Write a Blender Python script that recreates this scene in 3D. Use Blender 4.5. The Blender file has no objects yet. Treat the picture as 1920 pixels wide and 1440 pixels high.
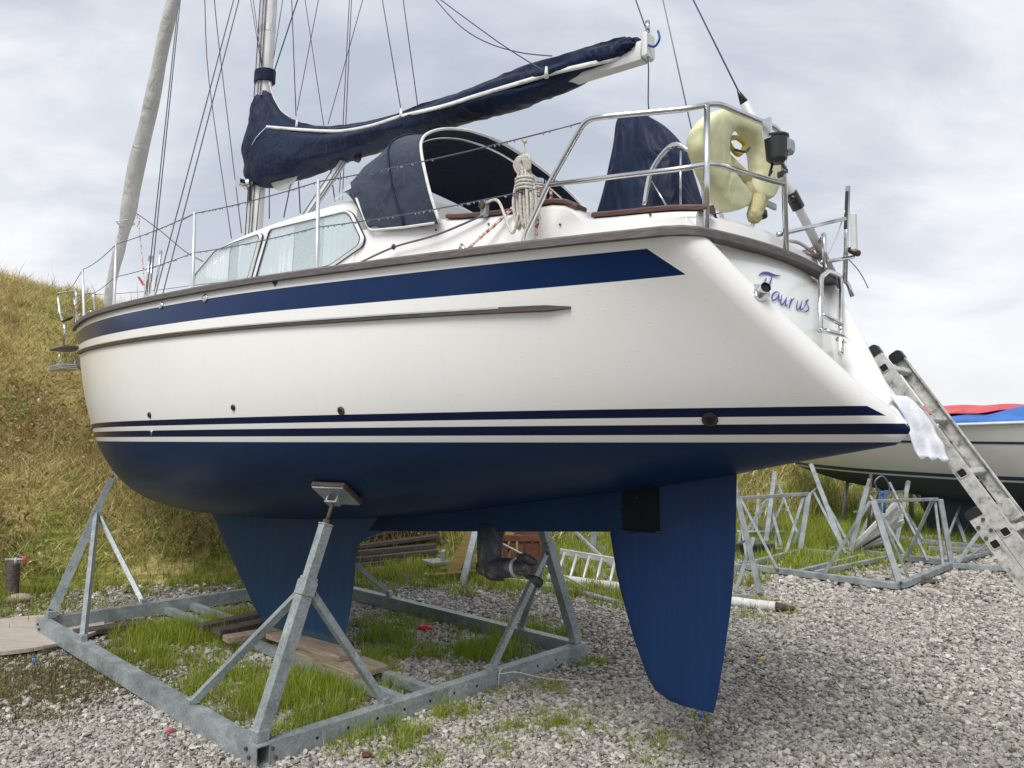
import bpy, math, random
import numpy as np
from mathutils import Vector, Matrix
S = bpy.context.scene
COL = S.collection
rng = np.random.default_rng(7)
random.seed(7)
# ------------------------------------------------------------------ camera, sky, sun, exposure
FPX, CAMH, PITCH = 1442.0, 1.7, math.atan(96 / 1442.0)
cd = bpy.data.cameras.new('camera'); cam = bpy.data.objects.new('camera', cd); COL.objects.link(cam)
cd.sensor_width = 36; cd.lens = 36 * FPX / 1920; cd.clip_start = 0.05; cd.clip_end = 3000
cam.location = (0, 0, CAMH); cam.rotation_euler = (math.pi / 2 + PITCH, 0, 0)
S.camera = cam
SUN_EL, SUN_AZ = math.radians(52), math.radians(205)     # azimuth clockwise from +Y: behind the camera, a little left
S.view_settings.view_transform = 'Standard'; S.view_settings.look = 'None'
S.view_settings.exposure = 0.32; S.view_settings.gamma = 1.0

class NT:
    """tiny node-tree builder"""
    def __init__(s, tree): s.t = tree; s.n = tree.nodes; s.l = tree.links
    def new(s, typ, **kw):
        nd = s.n.new(typ)
        ins = kw.pop('ins', {})
        for k, v in kw.items(): setattr(nd, k, v)
        for k, v in ins.items():
            if hasattr(v, 'is_output') or isinstance(v, bpy.types.NodeSocket): s.l.new(v, nd.inputs[k])
            else: nd.inputs[k].default_value = v
        return nd
    def math(s, op, a, b=0.0, c=None):
        ins = {0: a, 1: b}
        if c is not None: ins[2] = c
        return s.new('ShaderNodeMath', operation=op, ins=ins).outputs[0]
    def noise(s, vec, scale, detail=4, rough=.55, dist=0, out='Fac'):
        return s.new('ShaderNodeTexNoise', ins={'Vector': vec, 'Scale': scale, 'Detail': detail, 'Roughness': rough, 'Distortion': dist}).outputs[out]
    def ramp(s, fac, stops, interp='LINEAR'):
        r = s.new('ShaderNodeValToRGB', ins={'Fac': fac}); cr = r.color_ramp; cr.interpolation = interp
        while len(cr.elements) < len(stops): cr.elements.new(.5)
        for e, (p, c) in zip(cr.elements, stops):
            e.position = p; e.color = (*c, 1) if len(c) == 3 else c
        return r.outputs['Color']
    def mix(s, fac, a, b, blend='MIX'):
        m = s.new('ShaderNodeMix', data_type='RGBA', blend_type=blend)
        for k, v in ((0, fac), (6, a), (7, b)):
            if isinstance(v, bpy.types.NodeSocket): s.l.new(v, m.inputs[k])
            else: m.inputs[k].default_value = ((*v, 1) if isinstance(v, tuple) and len(v) == 3 else v)
        return m.outputs[2]
    def mapping(s, vec, scale=(1, 1, 1), rot=(0, 0, 0), loc=(0, 0, 0)):
        return s.new('ShaderNodeMapping', ins={'Vector': vec, 'Scale': scale, 'Rotation': rot, 'Location': loc}).outputs[0]
    def step(s, x, a, b):       # 1 between a and b
        return s.math('MULTIPLY', s.math('GREATER_THAN', x, a), s.math('LESS_THAN', x, b))

w = bpy.data.worlds.new('World'); S.world = w; w.use_nodes = True
nt = NT(w.node_tree); nt.n.clear()
tc = nt.new('ShaderNodeTexCoord').outputs['Generated']
sky = nt.new('ShaderNodeTexSky', sky_type='NISHITA', sun_disc=False, sun_elevation=SUN_EL, sun_rotation=SUN_AZ, dust_density=2.0)
sep = nt.new('ShaderNodeSeparateXYZ', ins={0: tc})
# cloud layer: project the view direction on a plane overhead so clouds flatten toward the horizon
zc = nt.math('ADD', nt.math('MAXIMUM', sep.outputs[2], 0.0), 0.40)
px_ = nt.math('DIVIDE', sep.outputs[0], zc); py_ = nt.math('DIVIDE', sep.outputs[1], zc)
cv = nt.new('ShaderNodeCombineXYZ', ins={0: px_, 1: py_, 2: 0.0}).outputs[0]
n1 = nt.noise(nt.mapping(cv, (1, 1.25, 1), (0, 0, .5), (3.1, 1.7, 0)), 1.15, 6, .52, .5)
n2 = nt.noise(nt.mapping(cv, (1, 1.5, 1), (0, 0, .3), (7.3, 2.2, 0)), 3.2, 5, .55, .7)
nn = nt.math('ADD', nt.math('MULTIPLY', n1, .85), nt.math('ADD', nt.math('MULTIPLY', n2, .40), -.125))
cloud = nt.ramp(nn, [(.36, (.47, .51, .59)), (.44, (.55, .59, .66)), (.51, (.65, .68, .735)), (.57, (.76, .775, .81)), (.65, (.86, .865, .88))])
cl2 = nt.mix(nt.ramp(sep.outputs[2], [(.0, (1, 1, 1)), (.16, (.25, .25, .25)), (.32, (0, 0, 0))]), cloud, (.82, .83, .85))
skyb = nt.mix(1.0, sky.outputs[0], (.11, .11, .11), 'MULTIPLY')
tot = nt.mix(.94, skyb, cl2)
bg = nt.new('ShaderNodeBackground', ins={'Color': tot, 'Strength': 0.95})
wo = nt.new('ShaderNodeOutputWorld', ins={0: bg.outputs[0]})
sl = bpy.data.lights.new('sun', 'SUN'); sun = bpy.data.objects.new('sun', sl); COL.objects.link(sun)
sl.energy = 2.5; sl.angle = math.radians(30); sl.color = (1.0, .975, .94)
sdir = Vector((math.sin(SUN_AZ) * math.cos(SUN_EL), math.cos(SUN_AZ) * math.cos(SUN_EL), math.sin(SUN_EL)))
sun.rotation_euler = sdir.to_track_quat('Z', 'Y').to_euler(); sun.location = (0, -10, 20)

# ------------------------------------------------------------------ frames: photo-measured points put on real planes
CP = np.array([0, 0, CAMH])
def ray(px, py):
    a = (px - 960) / FPX; b = -(py - 720) / FPX
    return np.array([a, math.cos(PITCH) - b * math.sin(PITCH), math.sin(PITCH) + b * math.cos(PITCH)])
def G(px, py, z=0.0):
    d = ray(px, py); return CP + d * (z - CAMH) / d[2]
def D(px, py, Y):
    d = ray(px, py); return CP + d * Y / d[1]
YAW = 46.5
BO = np.array([-0.43093546, 5.00519256, 0.0]); _a = math.radians(90 + YAW)
BU = np.array([math.cos(_a), math.sin(_a), 0]); BN = np.array([-math.sin(_a), math.cos(_a), 0]); BK = np.array([0, 0, 1.])
def W(p): return BO + BU * p[0] + BN * p[1] + BK * p[2]
def Lc(p): q = np.asarray(p) - BO; return np.array([q @ BU, q @ BN, q[2]])
def QY(px, py, y):
    d = ray(px, py); return Lc(CP + d * (y - Lc(CP)[1]) / (d @ BN))
def QX(px, py, x):
    d = ray(px, py); return Lc(CP + d * (x - Lc(CP)[0]) / (d @ BU))

# ------------------------------------------------------------------ object helpers
def tag(o, label=None, cat=None, group=None, kind=None):
    if label: o['label'] = label
    if cat: o['category'] = cat
    if group: o['group'] = group
    if kind: o['kind'] = kind
    return o
def thing(name, label, cat, loc=(0, 0, 0), rz=0.0, group=None):
    o = bpy.data.objects.new(name, None); COL.objects.link(o); o.empty_display_size = .1
    o.location = tuple(loc); o.rotation_euler = (0, 0, rz)
    return tag(o, label, cat, group)
def copy_tree(o, parent=None):
    c = o.copy(); COL.objects.link(c)
    if parent is not None: c.parent = parent
    for ch in list(o.children): copy_tree(ch, c)
    return c
def arr(*a): return np.array(a, float)
def unit(v): v = np.asarray(v, float); return v / (np.linalg.norm(v) + 1e-12)

class MB:
    def __init__(s): s.v = []; s.f = []; s.att = None
    def add(s, vs, fs):
        k = len(s.v); s.v += [tuple(map(float, p)) for p in vs]; s.f += [tuple(i + k for i in f) for f in fs]; return s
    def box(s, c, size, ax=None, bev=0.0):
        c = arr(*c); hx, hy, hz = [q / 2 for q in size]
        X, Y, Z = ax if ax is not None else (arr(1, 0, 0), arr(0, 1, 0), arr(0, 0, 1))
        if bev <= 0:
            vs = [c + X * i * hx + Y * j * hy + Z * k * hz for i in (-1, 1) for j in (-1, 1) for k in (-1, 1)]
            return s.add(vs, [(0, 1, 3, 2), (4, 6, 7, 5), (0, 4, 5, 1), (2, 3, 7, 6), (0, 2, 6, 4), (1, 5, 7, 3)])
        prof = []
        for (j, k) in ((1, 1), (-1, 1), (-1, -1), (1, -1)):
            a, b = (hy, hz - bev), (hy - bev, hz)
            if (j, k) in ((-1, 1), (1, -1)): a, b = b, a
            prof += [(j * a[0], k * a[1]), (j * b[0], k * b[1])]
        loops = [[c + X * i * hx + Y * p[0] * q + Z * p[1] * q for p in prof] for i, q in ((-1, 1 - bev / hz * .9), (-1 + bev / hx, 1), (1 - bev / hx, 1), (1, 1 - bev / hz * .9))]
        return s.loft(loops, True, True)
    def loft(s, loops, closed=True, caps=False):
        n = len(loops[0]); k = len(s.v)
        for lp in loops: s.v += [tuple(map(float, p)) for p in lp]
        for i in range(len(loops) - 1):
            for j in range(n if closed else n - 1):
                a = k + i * n + j; b = k + i * n + (j + 1) % n
                s.f.append((a, b, b + n, a + n))
        if caps:
            s.f.append(tuple(k + j for j in range(n))[::-1]); m = k + (len(loops) - 1) * n
            s.f.append(tuple(m + j for j in range(n)))
        return s
    def beam(s, A, B, wd, ht, up=(0, 0, 1), t=0.0, bev=0.004):
        """rectangular hollow section from A to B (centre line)"""
        A = arr(*A); B = arr(*B); X = unit(B - A); U = arr(*up); Y = unit(np.cross(U, X)); Z = np.cross(X, Y)
        L = np.linalg.norm(B - A)
        if t <= 0: return s.box((A + B) / 2, (L, wd, ht), (X, Y, Z), bev)
        def rect(P, w_, h_): return [P + Y * a * w_ / 2 + Z * b * h_ / 2 for a, b in ((-1, -1), (1, -1), (1, 1), (-1, 1))]
        i_ = X * min(.4, L * .3)
        return s.loft([rect(A + i_, wd - 2 * t, ht - 2 * t), rect(A, wd - 2 * t, ht - 2 * t), rect(A, wd, ht), rect(B, wd, ht), rect(B, wd - 2 * t, ht - 2 * t), rect(B - i_, wd - 2 * t, ht - 2 * t)], True, True)
    def tube(s, pts, r, n=10, caps=True, closed=False, prof=None, up0=None):
        P = [arr(*p) for p in pts]; m = len(P); loops = []
        rs = r if hasattr(r, '__len__') else [r] * m
        T = []
        for i in range(m):
            if closed: d = P[(i + 1) % m] - P[i - 1]
            else: d = P[min(i + 1, m - 1)] - P[max(i - 1, 0)]
            T.append(unit(d))
        up = arr(*up0) if up0 is not None else (arr(0, 0, 1) if abs(T[0][2]) < .9 else arr(1, 0, 0))
        N = unit(up - T[0] * (up @ T[0]))
        for i in range(m):
            if up0 is not None: N = unit(up - T[i] * (up @ T[i]))
            else: N = unit(N - T[i] * (N @ T[i]))
            Bn = np.cross(T[i], N)
            if prof is None:
                loops.append([P[i] + (N * math.cos(a) + Bn * math.sin(a)) * rs[i] for a in [2 * math.pi * k / n for k in range(n)]])
            else:
                q = prof[i] if isinstance(prof[0], list) else prof
                loops.append([P[i] + N * b * rs[i] + Bn * a * rs[i] for a, b in q])
        if closed: loops.append(loops[0])
        return s.loft(loops, True, caps and not closed)
    def ball(s, c, r, nu=12, nv=8, sc=(1, 1, 1)):
        c = arr(*c); loops = []
        for i in range(nv + 1):
            ph = math.pi * i / nv
            loops.append([c + arr(math.sin(ph) * math.cos(t) * sc[0], math.sin(ph) * math.sin(t) * sc[1], math.cos(ph) * sc[2]) * r for t in [2 * math.pi * k / nu for k in range(nu)]])
        return s.loft(loops, True, False)
    def disc(s, c, ax, r, h, n=20):
        c = arr(*c); return s.tube([c, c + unit(ax) * h], r, n)
    def prism(s, poly, nrm, th):
        """flat polygon (3-d pts) given thickness along nrm"""
        N = unit(nrm) * th; a = [arr(*p) for p in poly]; return s.loft([a, [p + N for p in a]], True, True)
    def build(s, name, mat, parent=None, smooth=False, base=None, sharp=None, merge=0.0):
        me = bpy.data.meshes.new(name)
        V = np.array(s.v); 
        if base is not None: V = V - arr(*base)
        me.from_pydata(V.tolist(), [], s.f); me.validate()
        if merge > 0 or True:
            import bmesh
            b = bmesh.new(); b.from_mesh(me)
            if merge > 0: bmesh.ops.remove_doubles(b, verts=b.verts, dist=merge)
            bmesh.ops.recalc_face_normals(b, faces=b.faces); b.to_mesh(me); b.free()
        o = bpy.data.objects.new(name, me); COL.objects.link(o)
        if mat is not None: me.materials.append(mat)
        if smooth:
            me.polygons.foreach_set('use_smooth', [True] * len(me.polygons))
            if sharp:
                try: me.set_sharp_from_angle(angle=math.radians(sharp))
                except Exception: pass
        if parent is not None: o.parent = parent
        if base is not None and parent is None: o.location = tuple(base)
        return o
def smooth_path(pts, n=8, closed=False):
    P = [arr(*p) for p in pts]; out = []; m = len(P)
    for i in range(m if closed else m - 1):
        g = (lambda k: P[k % m]) if closed else (lambda k: P[min(max(k, 0), m - 1)])
        p0, p1, p2, p3 = g(i - 1), g(i), g(i + 1), g(i + 2)
        for k in range(n):
            t = k / n
            out.append(.5 * ((2 * p1) + (-p0 + p2) * t + (2 * p0 - 5 * p1 + 4 * p2 - p3) * t * t + (-p0 + 3 * p1 - 3 * p2 + p3) * t ** 3))
    if not closed: out.append(P[-1])
    return out
def fillet(pts, r=.05, n=5):
    P = [arr(*p) for p in pts]; out = [P[0]]
    for i in range(1, len(P) - 1):
        a = unit(P[i - 1] - P[i]); b = unit(P[i + 1] - P[i])
        d = min(r, np.linalg.norm(P[i - 1] - P[i]) * .45, np.linalg.norm(P[i + 1] - P[i]) * .45)
        A = P[i] + a * d; B = P[i] + b * d
        for k in range(n + 1):
            t = k / n; out.append((1 - t) ** 2 * A + 2 * t * (1 - t) * P[i] + t * t * B)
    out.append(P[-1]); return out
def hermite(xs, ys):
    xs = np.array(xs, float); ys = np.array(ys, float); m = np.zeros_like(ys); d = np.diff(ys) / np.diff(xs)
    m[0] = d[0]; m[-1] = d[-1]
    for i in range(1, len(xs) - 1): m[i] = 0 if d[i - 1] * d[i] < 0 and False else (d[i - 1] + d[i]) / 2
    def f(x):
        x = min(max(x, xs[0]), xs[-1]); i = int(min(max(np.searchsorted(xs, x) - 1, 0), len(xs) - 2)); h = xs[i + 1] - xs[i]; t = (x - xs[i]) / h
        return (2*t**3-3*t**2+1)*ys[i] + (t**3-2*t**2+t)*h*m[i] + (-2*t**3+3*t**2)*ys[i+1] + (t**3-t**2)*h*m[i+1]
    return f

# ------------------------------------------------------------------ materials
def mat(name, color=(.5, .5, .5), rough=.5, metal=0.0, coat=0.0, fn=None, spec=None):
    m = bpy.data.materials.new(name); m.use_nodes = True; t = NT(m.node_tree)
    b = t.n['Principled BSDF']
    b.inputs['Base Color'].default_value = (*color, 1); b.inputs['Roughness'].default_value = rough; b.inputs['Metallic'].default_value = metal
    b.inputs['Coat Weight'].default_value = coat; b.inputs['Coat Roughness'].default_value = .08
    if spec is not None: b.inputs['Specular IOR Level'].default_value = spec
    if fn: fn(t, b)
    return m
def link(t, a, b): t.l.new(a, b)
def bump(t, b, h, strength=.3, dist=.01):
    bn = t.new('ShaderNodeBump', ins={'Height': h, 'Strength': strength, 'Distance': dist}); t.l.new(bn.outputs[0], b.inputs['Normal']); return bn
def obj_co(t): return t.new('ShaderNodeTexCoord').outputs['Object']
def drops(t, vec, scale=55, thr=.2):
    v = t.new('ShaderNodeTexVoronoi', ins={'Vector': vec, 'Scale': scale}, feature='F1')
    sel = t.math('GREATER_THAN', t.new('ShaderNodeSeparateColor', ins={0: v.outputs['Color']}).outputs[0], .72)
    d = t.math('SUBTRACT', thr, v.outputs['Distance'])
    return t.math('MULTIPLY', t.math('MAXIMUM', d, 0.0), sel)
def f_hull(t, b):
    co = obj_co(t); xyz = t.new('ShaderNodeSeparateXYZ', ins={0: co}); x, z = xyz.outputs[0], xyz.outputs[2]
    ds = t.new('ShaderNodeAttribute', attribute_name='ds').outputs['Fac']
    tr = t.new('ShaderNodeAttribute', attribute_name='transom').outputs['Fac']
    zz = t.math('ADD', z, t.math('MULTIPLY', x, .0035))            # boot-top is not quite level
    c = t.mix(t.noise(co, 2.0, 4, .6), (.755, .75, .72), (.80, .795, .77))
    streak = t.noise(t.mapping(co, (9, 9, .6)), 3.0, 3, .6)
    c = t.mix(t.math('MULTIPLY', t.ramp(streak, [(.55, (0, 0, 0)), (.72, (1, 1, 1))]), .09), c, (.58, .56, .50))
    c = t.mix(t.math('MULTIPLY', t.ramp(t.noise(co, 60, 3, .7), [(.66, (0, 0, 0)), (.72, (1, 1, 1))]), .10), c, (.50, .48, .43))
    navy = t.mix(t.noise(co, 6.0, 3), (.0035, .019, .074), (.005, .025, .092))
    # cove stripe under the rail, with a raked aft end
    xe = t.math('ADD', x, t.math('MULTIPLY', ds, -.6))
    cove = t.math('MULTIPLY', t.step(ds, .046, .176), t.math('GREATER_THAN', t.math('ADD', x, t.math('MULTIPLY', ds, .95)), -2.03))
    c = t.mix(cove, c, navy)
    # two boot stripes
    up = t.math('MULTIPLY', t.step(zz, 1.768, 1.806), t.math('GREATER_THAN', t.math('SUBTRACT', x, t.math('MULTIPLY', t.math('SUBTRACT', z, 1.75), 1.2)), -2.765))
    lo = t.step(zz, 1.694, 1.737)
    nt_ = t.math('SUBTRACT', 1.0, tr)
    c = t.mix(t.math('MULTIPLY', up, nt_), c, (.003, .009, .040)); c = t.mix(t.math('MULTIPLY', lo, nt_), c, (.003, .009, .040))
    af = t.math('LESS_THAN', zz, 1.662)
    afc = t.mix(t.noise(t.mapping(co, (1, 1, 3)), 3.5, 6, .6), (.0035, .019, .062), (.005, .026, .080))
    scr = t.noise(t.mapping(co, (1.2, 1, 16), (0, .5, 0)), 5.0, 3, .7)
    afc = t.mix(t.math('MULTIPLY', t.ramp(scr, [(.70, (0, 0, 0)), (.76, (1, 1, 1))]), .25), afc, (.05, .10, .17))
    c = t.mix(af, c, afc)
    dark = t.math('MAXIMUM', t.math('MAXIMUM', cove, af), t.math('MAXIMUM', up, lo)); link(t, t.math('SUBTRACT', .5, t.math('MULTIPLY', dark, .36)), b.inputs['Specular IOR Level'])
    link(t, c, b.inputs['Base Color'])
    link(t, t.math('ADD', t.math('MULTIPLY', af, .22), .22), b.inputs['Roughness'])
    b.inputs['Coat Weight'].default_value = .10; b.inputs['Coat Roughness'].default_value = .14
    sc_ = t.noise(t.mapping(co, (1, 1, 5), (0, .35, 0)), 7.0, 2, .5, 1.5); c0 = t.ramp(sc_, [(.70, (0, 0, 0)), (.725, (1, 1, 1)), (.75, (0, 0, 0))])
    h = t.math('ADD', t.math('MULTIPLY', drops(t, co, 42, .16), 6.0), t.math('ADD', t.math('MULTIPLY', t.noise(co, 1.6, 2), .8), t.math('MULTIPLY', c0, .08)))
    bump(t, b, h, .35, .012)
M = {}
M['hull'] = mat('gelcoat_hull', fn=f_hull)
def f_wear(c1, c2, sc, r=(.4, .6), bs=.15, stretch=(1, 1, 1), bd=.004):
    def f(t, b):
        co = obj_co(t); n = t.noise(t.mapping(co, stretch), sc, 6, .6)
        link(t, t.ramp(n, [(.35, c1), (.65, c2)]), b.inputs['Base Color'])
        link(t, t.ramp(n, [(.3, (r[0],) * 3), (.7, (r[1],) * 3)]), b.inputs['Roughness'])
        bump(t, b, n, bs, bd)
    return f
M['deck'] = mat('gelcoat_deck', coat=.2, fn=f_wear((.76, .755, .73), (.81, .805, .785), 3, (.25, .35), .05))
M['steel'] = mat('stainless_steel', metal=1.0, fn=f_wear((.55, .56, .57), (.72, .72, .72), 9, (.12, .25), .03))
M['alloy'] = mat('anodised_alloy', metal=.55, fn=f_wear((.56, .57, .57), (.68, .69, .69), 4, (.35, .5), .03))
M['white_alloy'] = mat('painted_alloy', fn=f_wear((.58, .59, .58), (.70, .70, .69), 5, (.35, .5), .03))
M['teak'] = mat('weathered_teak', fn=f_wear((.08, .068, .064), (.17, .155, .15), 14, (.55, .8), .3, (1, 1, 14)))
M['teak_dark'] = mat('dark_strake_timber', fn=f_wear((.035, .028, .026), (.09, .075, .068), 14, (.5, .75), .3, (1, 1, 14)))
M['teak_red'] = mat('oiled_teak', fn=f_wear((.065, .032, .026), (.14, .075, .06), 14, (.4, .6), .3, (.6, 4, 10)))
M['rubber'] = mat('black_rubber', (.018, .018, .02), .55)
M['black'] = mat('black_plastic', (.012, .013, .015), .35, coat=.2)
M['gasket'] = mat('window_gasket', (.015, .02, .05), .4)
def f_canvas(c1, c2, seam=0.0):
    def f(t, b):
        co = obj_co(t); n = t.noise(co, 3.5, 5, .6); fine = t.noise(co, 420, 2)
        link(t, t.ramp(n, [(.35, c1), (.68, c2)]), b.inputs['Base Color'])
        fold = t.math('ADD', t.noise(t.mapping(co, (1.0, 1, 1.6), (0, .6, 0)), 3.2, 2, .45, .5), t.math('MULTIPLY', t.math('ABSOLUTE', t.math('SUBTRACT', t.noise(t.mapping(co, (1.2, 1, .7), (0, -.5, 0)), 5.5, 2, .5, .9), .5)), .9))
        h = t.math('ADD', t.math('MULTIPLY', fold, 4.0 if not seam else seam), t.math('MULTIPLY', fine, .08))
        bump(t, b, h, .5, .02); b.inputs['Sheen Weight'].default_value = 0.0
    return f
M['navy_canvas'] = mat('navy_canvas', rough=.52, spec=.22, fn=f_canvas((.003, .009, .032), (.005, .014, .048)))
M['grey_canvas'] = mat('faded_navy_canvas', rough=.5, spec=.4, fn=f_canvas((.014, .022, .044), (.022, .033, .062)))
M['dark_canvas'] = mat('canopy_lining', rough=.8, fn=f_canvas((.004, .008, .022), (.007, .014, .035)))
M['sailcloth'] = mat('grey_sailcloth', rough=.6, fn=f_canvas((.42, .42, .40), (.52, .52, .50)))
M['webbing'] = mat('white_webbing', rough=.7, fn=f_canvas((.62, .63, .60), (.74, .74, .70)))
M['rope'] = mat('cream_rope', rough=.8, fn=f_wear((.42, .39, .34), (.66, .63, .56), 90, (.7, .9), .8))
M['wire'] = mat('wire_rope', (.13, .13, .17), .4, .6)
M['halyard'] = mat('blue_halyard', (.055, .06, .11), .7)
M['halyard_red'] = mat('red_brown_halyard', (.15, .09, .10), .7)
def f_redrope(t, b):
    co = obj_co(t); v = t.new('ShaderNodeTexVoronoi', ins={'Vector': co, 'Scale': 70.0})
    link(t, t.mix(t.math('GREATER_THAN', t.noise(co, 60, 1), .55), (.62, .56, .52), (.36, .05, .05)), b.inputs['Base Color'])
M['red_rope'] = mat('red_fleck_rope', rough=.8, fn=f_redrope)
def f_galv(t, b):
    co = obj_co(t); v = t.new('ShaderNodeTexVoronoi', ins={'Vector': t.mapping(co, (1, 1, 1)), 'Scale': 75.0})
    sp = t.new('ShaderNodeSeparateColor', ins={0: v.outputs['Color']}).outputs[0]; n = t.noise(co, 5, 6, .65)
    f = t.math('ADD', t.math('MULTIPLY', sp, .22), t.math('MULTIPLY', n, .78))
    c = t.ramp(f, [(.28, (.19, .22, .23)), (.5, (.30, .34, .35)), (.72, (.43, .47, .47))])
    st = t.noise(co, 11, 5, .7)
    c = t.mix(t.ramp(st, [(.60, (0, 0, 0)), (.72, (1, 1, 1))]), c, (.50, .53, .50))
    rust = t.noise(co, 3.3, 6, .7, .4)
    c = t.mix(t.ramp(rust, [(.68, (0, 0, 0)), (.76, (.6, .6, .6))]), c, (.13, .09, .06))
    link(t, c, b.inputs['Base Color']); b.inputs['Metallic'].default_value = .35
    link(t, t.ramp(n, [(.3, (.38,) * 3), (.7, (.62,) * 3)]), b.inputs['Roughness']); bump(t, b, f, .12, .003)
M['galv'] = mat('galvanised_steel', fn=f_galv)
M['galv_far'] = mat('weathered_galvanised_steel', fn=f_wear((.16, .18, .185), (.30, .33, .335), 7, (.5, .7), .1))
M['hole'] = mat('dark_hole', (.006, .006, .006), .9)
M['rust'] = mat('rusty_steel', fn=f_wear((.045, .03, .025), (.11, .075, .055), 30, (.7, .9), .4))
def f_ladder(t, b):
    co = obj_co(t); n = t.noise(co, 26, 8, .72); n2 = t.noise(co, 5, 5, .6)
    c = t.ramp(n, [(.36, (.22, .22, .19)), (.46, (.46, .46, .43)), (.60, (.60, .60, .57))])
    c = t.mix(t.ramp(n2, [(.50, (0, 0, 0)), (.72, (.65,) * 3)]), c, (.17, .165, .13))
    link(t, c, b.inputs['Base Color']); b.inputs['Metallic'].default_value = .3; b.inputs['Roughness'].default_value = .55
    bump(t, b, n, .25, .003)
M['ladder'] = mat('dirty_aluminium', fn=f_ladder)
def f_wood(c1, c2, c3):
    def f(t, b):
        co = obj_co(t); g = t.noise(t.mapping(co, (1.2, 14, 14)), 4, 6, .65, .6); n = t.noise(co, 7, 5, .6)
        c = t.ramp(g, [(.3, c1), (.5, c2), (.7, c3)]); c = t.mix(t.math('MULTIPLY', n, .4), c, c1)
        link(t, c, b.inputs['Base Color']); b.inputs['Roughness'].default_value = .8; bump(t, b, g, .5, .006)
    return f
M['plank'] = mat('grey_plank', fn=f_wood((.16, .12, .09), (.30, .24, .18), (.42, .35, .27)))
M['old_timber'] = mat('old_timber', fn=f_wood((.035, .027, .024), (.075, .058, .05), (.14, .115, .10)))
M['yellow_timber'] = mat('yellow_timber', fn=f_wood((.10, .065, .015), (.20, .13, .03), (.27, .19, .06)))
M['red_timber'] = mat('red_timber', fn=f_wood((.06, .022, .012), (.13, .05, .026), (.19, .085, .05)))
M['pale_deckwood'] = mat('pale_decking', fn=f_wood((.30, .25, .21), (.44, .39, .34), (.52, .47, .42)))
M['ply'] = mat('pad_plywood', fn=f_wood((.03, .025, .02), (.09, .06, .045), (.14, .09, .07)))
def f_anti(t, b):
    co = obj_co(t); n = t.noise(t.mapping(co, (7, 7, .9)), 2.5, 6, .65); m2 = t.noise(co, 1.3, 3)
    c = t.ramp(n, [(.3, (.006, .034, .095)), (.52, (.008, .043, .112)), (.75, (.013, .058, .135))])
    xyz = t.new('ShaderNodeSeparateXYZ', ins={0: co})
    chip = t.noise(co, 20, 6, .7)
    edge = t.math('MULTIPLY', t.math('LESS_THAN', xyz.outputs[2], t.math('ADD', .13, t.math('MULTIPLY', chip, .14))), .6)
    c = t.mix(edge, c, (.055, .085, .09))
    link(t, c, b.inputs['Base Color']); b.inputs['Roughness'].default_value = .62; bump(t, b, n, .35, .006)
M['keel'] = mat('antifoul_keel', fn=f_anti)
def f_rud(t, b):
    co = obj_co(t); n = t.noise(t.mapping(co, (9, 9, .45)), 3.0, 6, .62); fine = t.noise(t.mapping(co, (60, 60, 2.0)), 2.0, 3, .6)
    n = t.math('ADD', t.math('MULTIPLY', n, .72), t.math('MULTIPLY', fine, .28))
    link(t, t.ramp(n, [(.30, (.003, .018, .070)), (.55, (.004, .023, .082)), (.78, (.005, .030, .095))]), b.inputs['Base Color'])
    b.inputs['Roughness'].default_value = .5; b.inputs['Specular IOR Level'].default_value = .25; bump(t, b, n, .7, .008)
M['rudder'] = mat('antifoul_rudder', fn=f_rud)
def f_skeg(t, b):
    co = obj_co(t); n = t.noise(co, 3.0, 5, .62); x = t.new('ShaderNodeSeparateXYZ', ins={0: co}).outputs[0]
    c = t.ramp(n, [(.35, (.004, .020, .058)), (.65, (.006, .028, .076))])
    sp = t.noise(t.mapping(co, (2, 2, 1)), 26, 5, .7); d = t.math('LESS_THAN', x, t.math('SUBTRACT', -1.365, t.math('MULTIPLY', sp, .06)))
    c = t.mix(d, c, (.003, .0045, .009)); c = t.mix(t.math('MULTIPLY', d, t.ramp(sp, [(.69, (0, 0, 0)), (.73, (1, 1, 1))])), c, (.13, .14, .17))
    link(t, c, b.inputs['Base Color']); b.inputs['Roughness'].default_value = .55; b.inputs['Specular IOR Level'].default_value = .15; bump(t, b, sp, .4, .004)
M['skeg'] = mat('antifoul_skeg', fn=f_skeg)
def f_drive(t, b):
    co = obj_co(t); n = t.noise(co, 11, 7, .72, .3); n2 = t.noise(co, 38, 4, .7)
    d = t.math('ADD', t.math('MULTIPLY', n, .7), t.math('MULTIPLY', n2, .3))
    link(t, t.ramp(d, [(.36, (.20, .17, .13)), (.44, (.09, .08, .07)), (.50, (.03, .035, .045)), (.62, (.02, .04, .07)), (.7, (.12, .12, .11))]), b.inputs['Base Color']); b.inputs['Roughness'].default_value = .6; bump(t, b, d, .6, .006)
M['drive'] = mat('fouled_saildrive', fn=f_drive)
def f_curtain(t, b):
    co = obj_co(t); wv = t.new('ShaderNodeTexWave', wave_type='BANDS', bands_direction='X', ins={'Vector': t.mapping(co, (1, 1, .12)), 'Scale': 6.0, 'Distortion': 2.2, 'Detail': 2.0})
    link(t, t.ramp(wv.outputs['Fac'], [(.0, (.68, .72, .72)), (.6, (.73, .76, .765)), (1, (.76, .79, .79))]), b.inputs['Base Color'])
    bump(t, b, wv.outputs['Fac'], .2, .006)
M['curtain'] = mat('white_curtain', rough=.9, fn=f_curtain)
def f_rain(t, b):
    co = obj_co(t); n = t.noise(co, 85, 5, .7); n2 = t.noise(co, 7, 3)
    link(t, t.ramp(n, [(.38, (.28, .33, .33)), (.52, (.46, .51, .51)), (.64, (.68, .71, .71))]), b.inputs['Base Color'])
    bump(t, b, n, .5, .004)
M['rain'] = mat('rain_speckled_interior', rough=.35, fn=f_rain)
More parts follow.
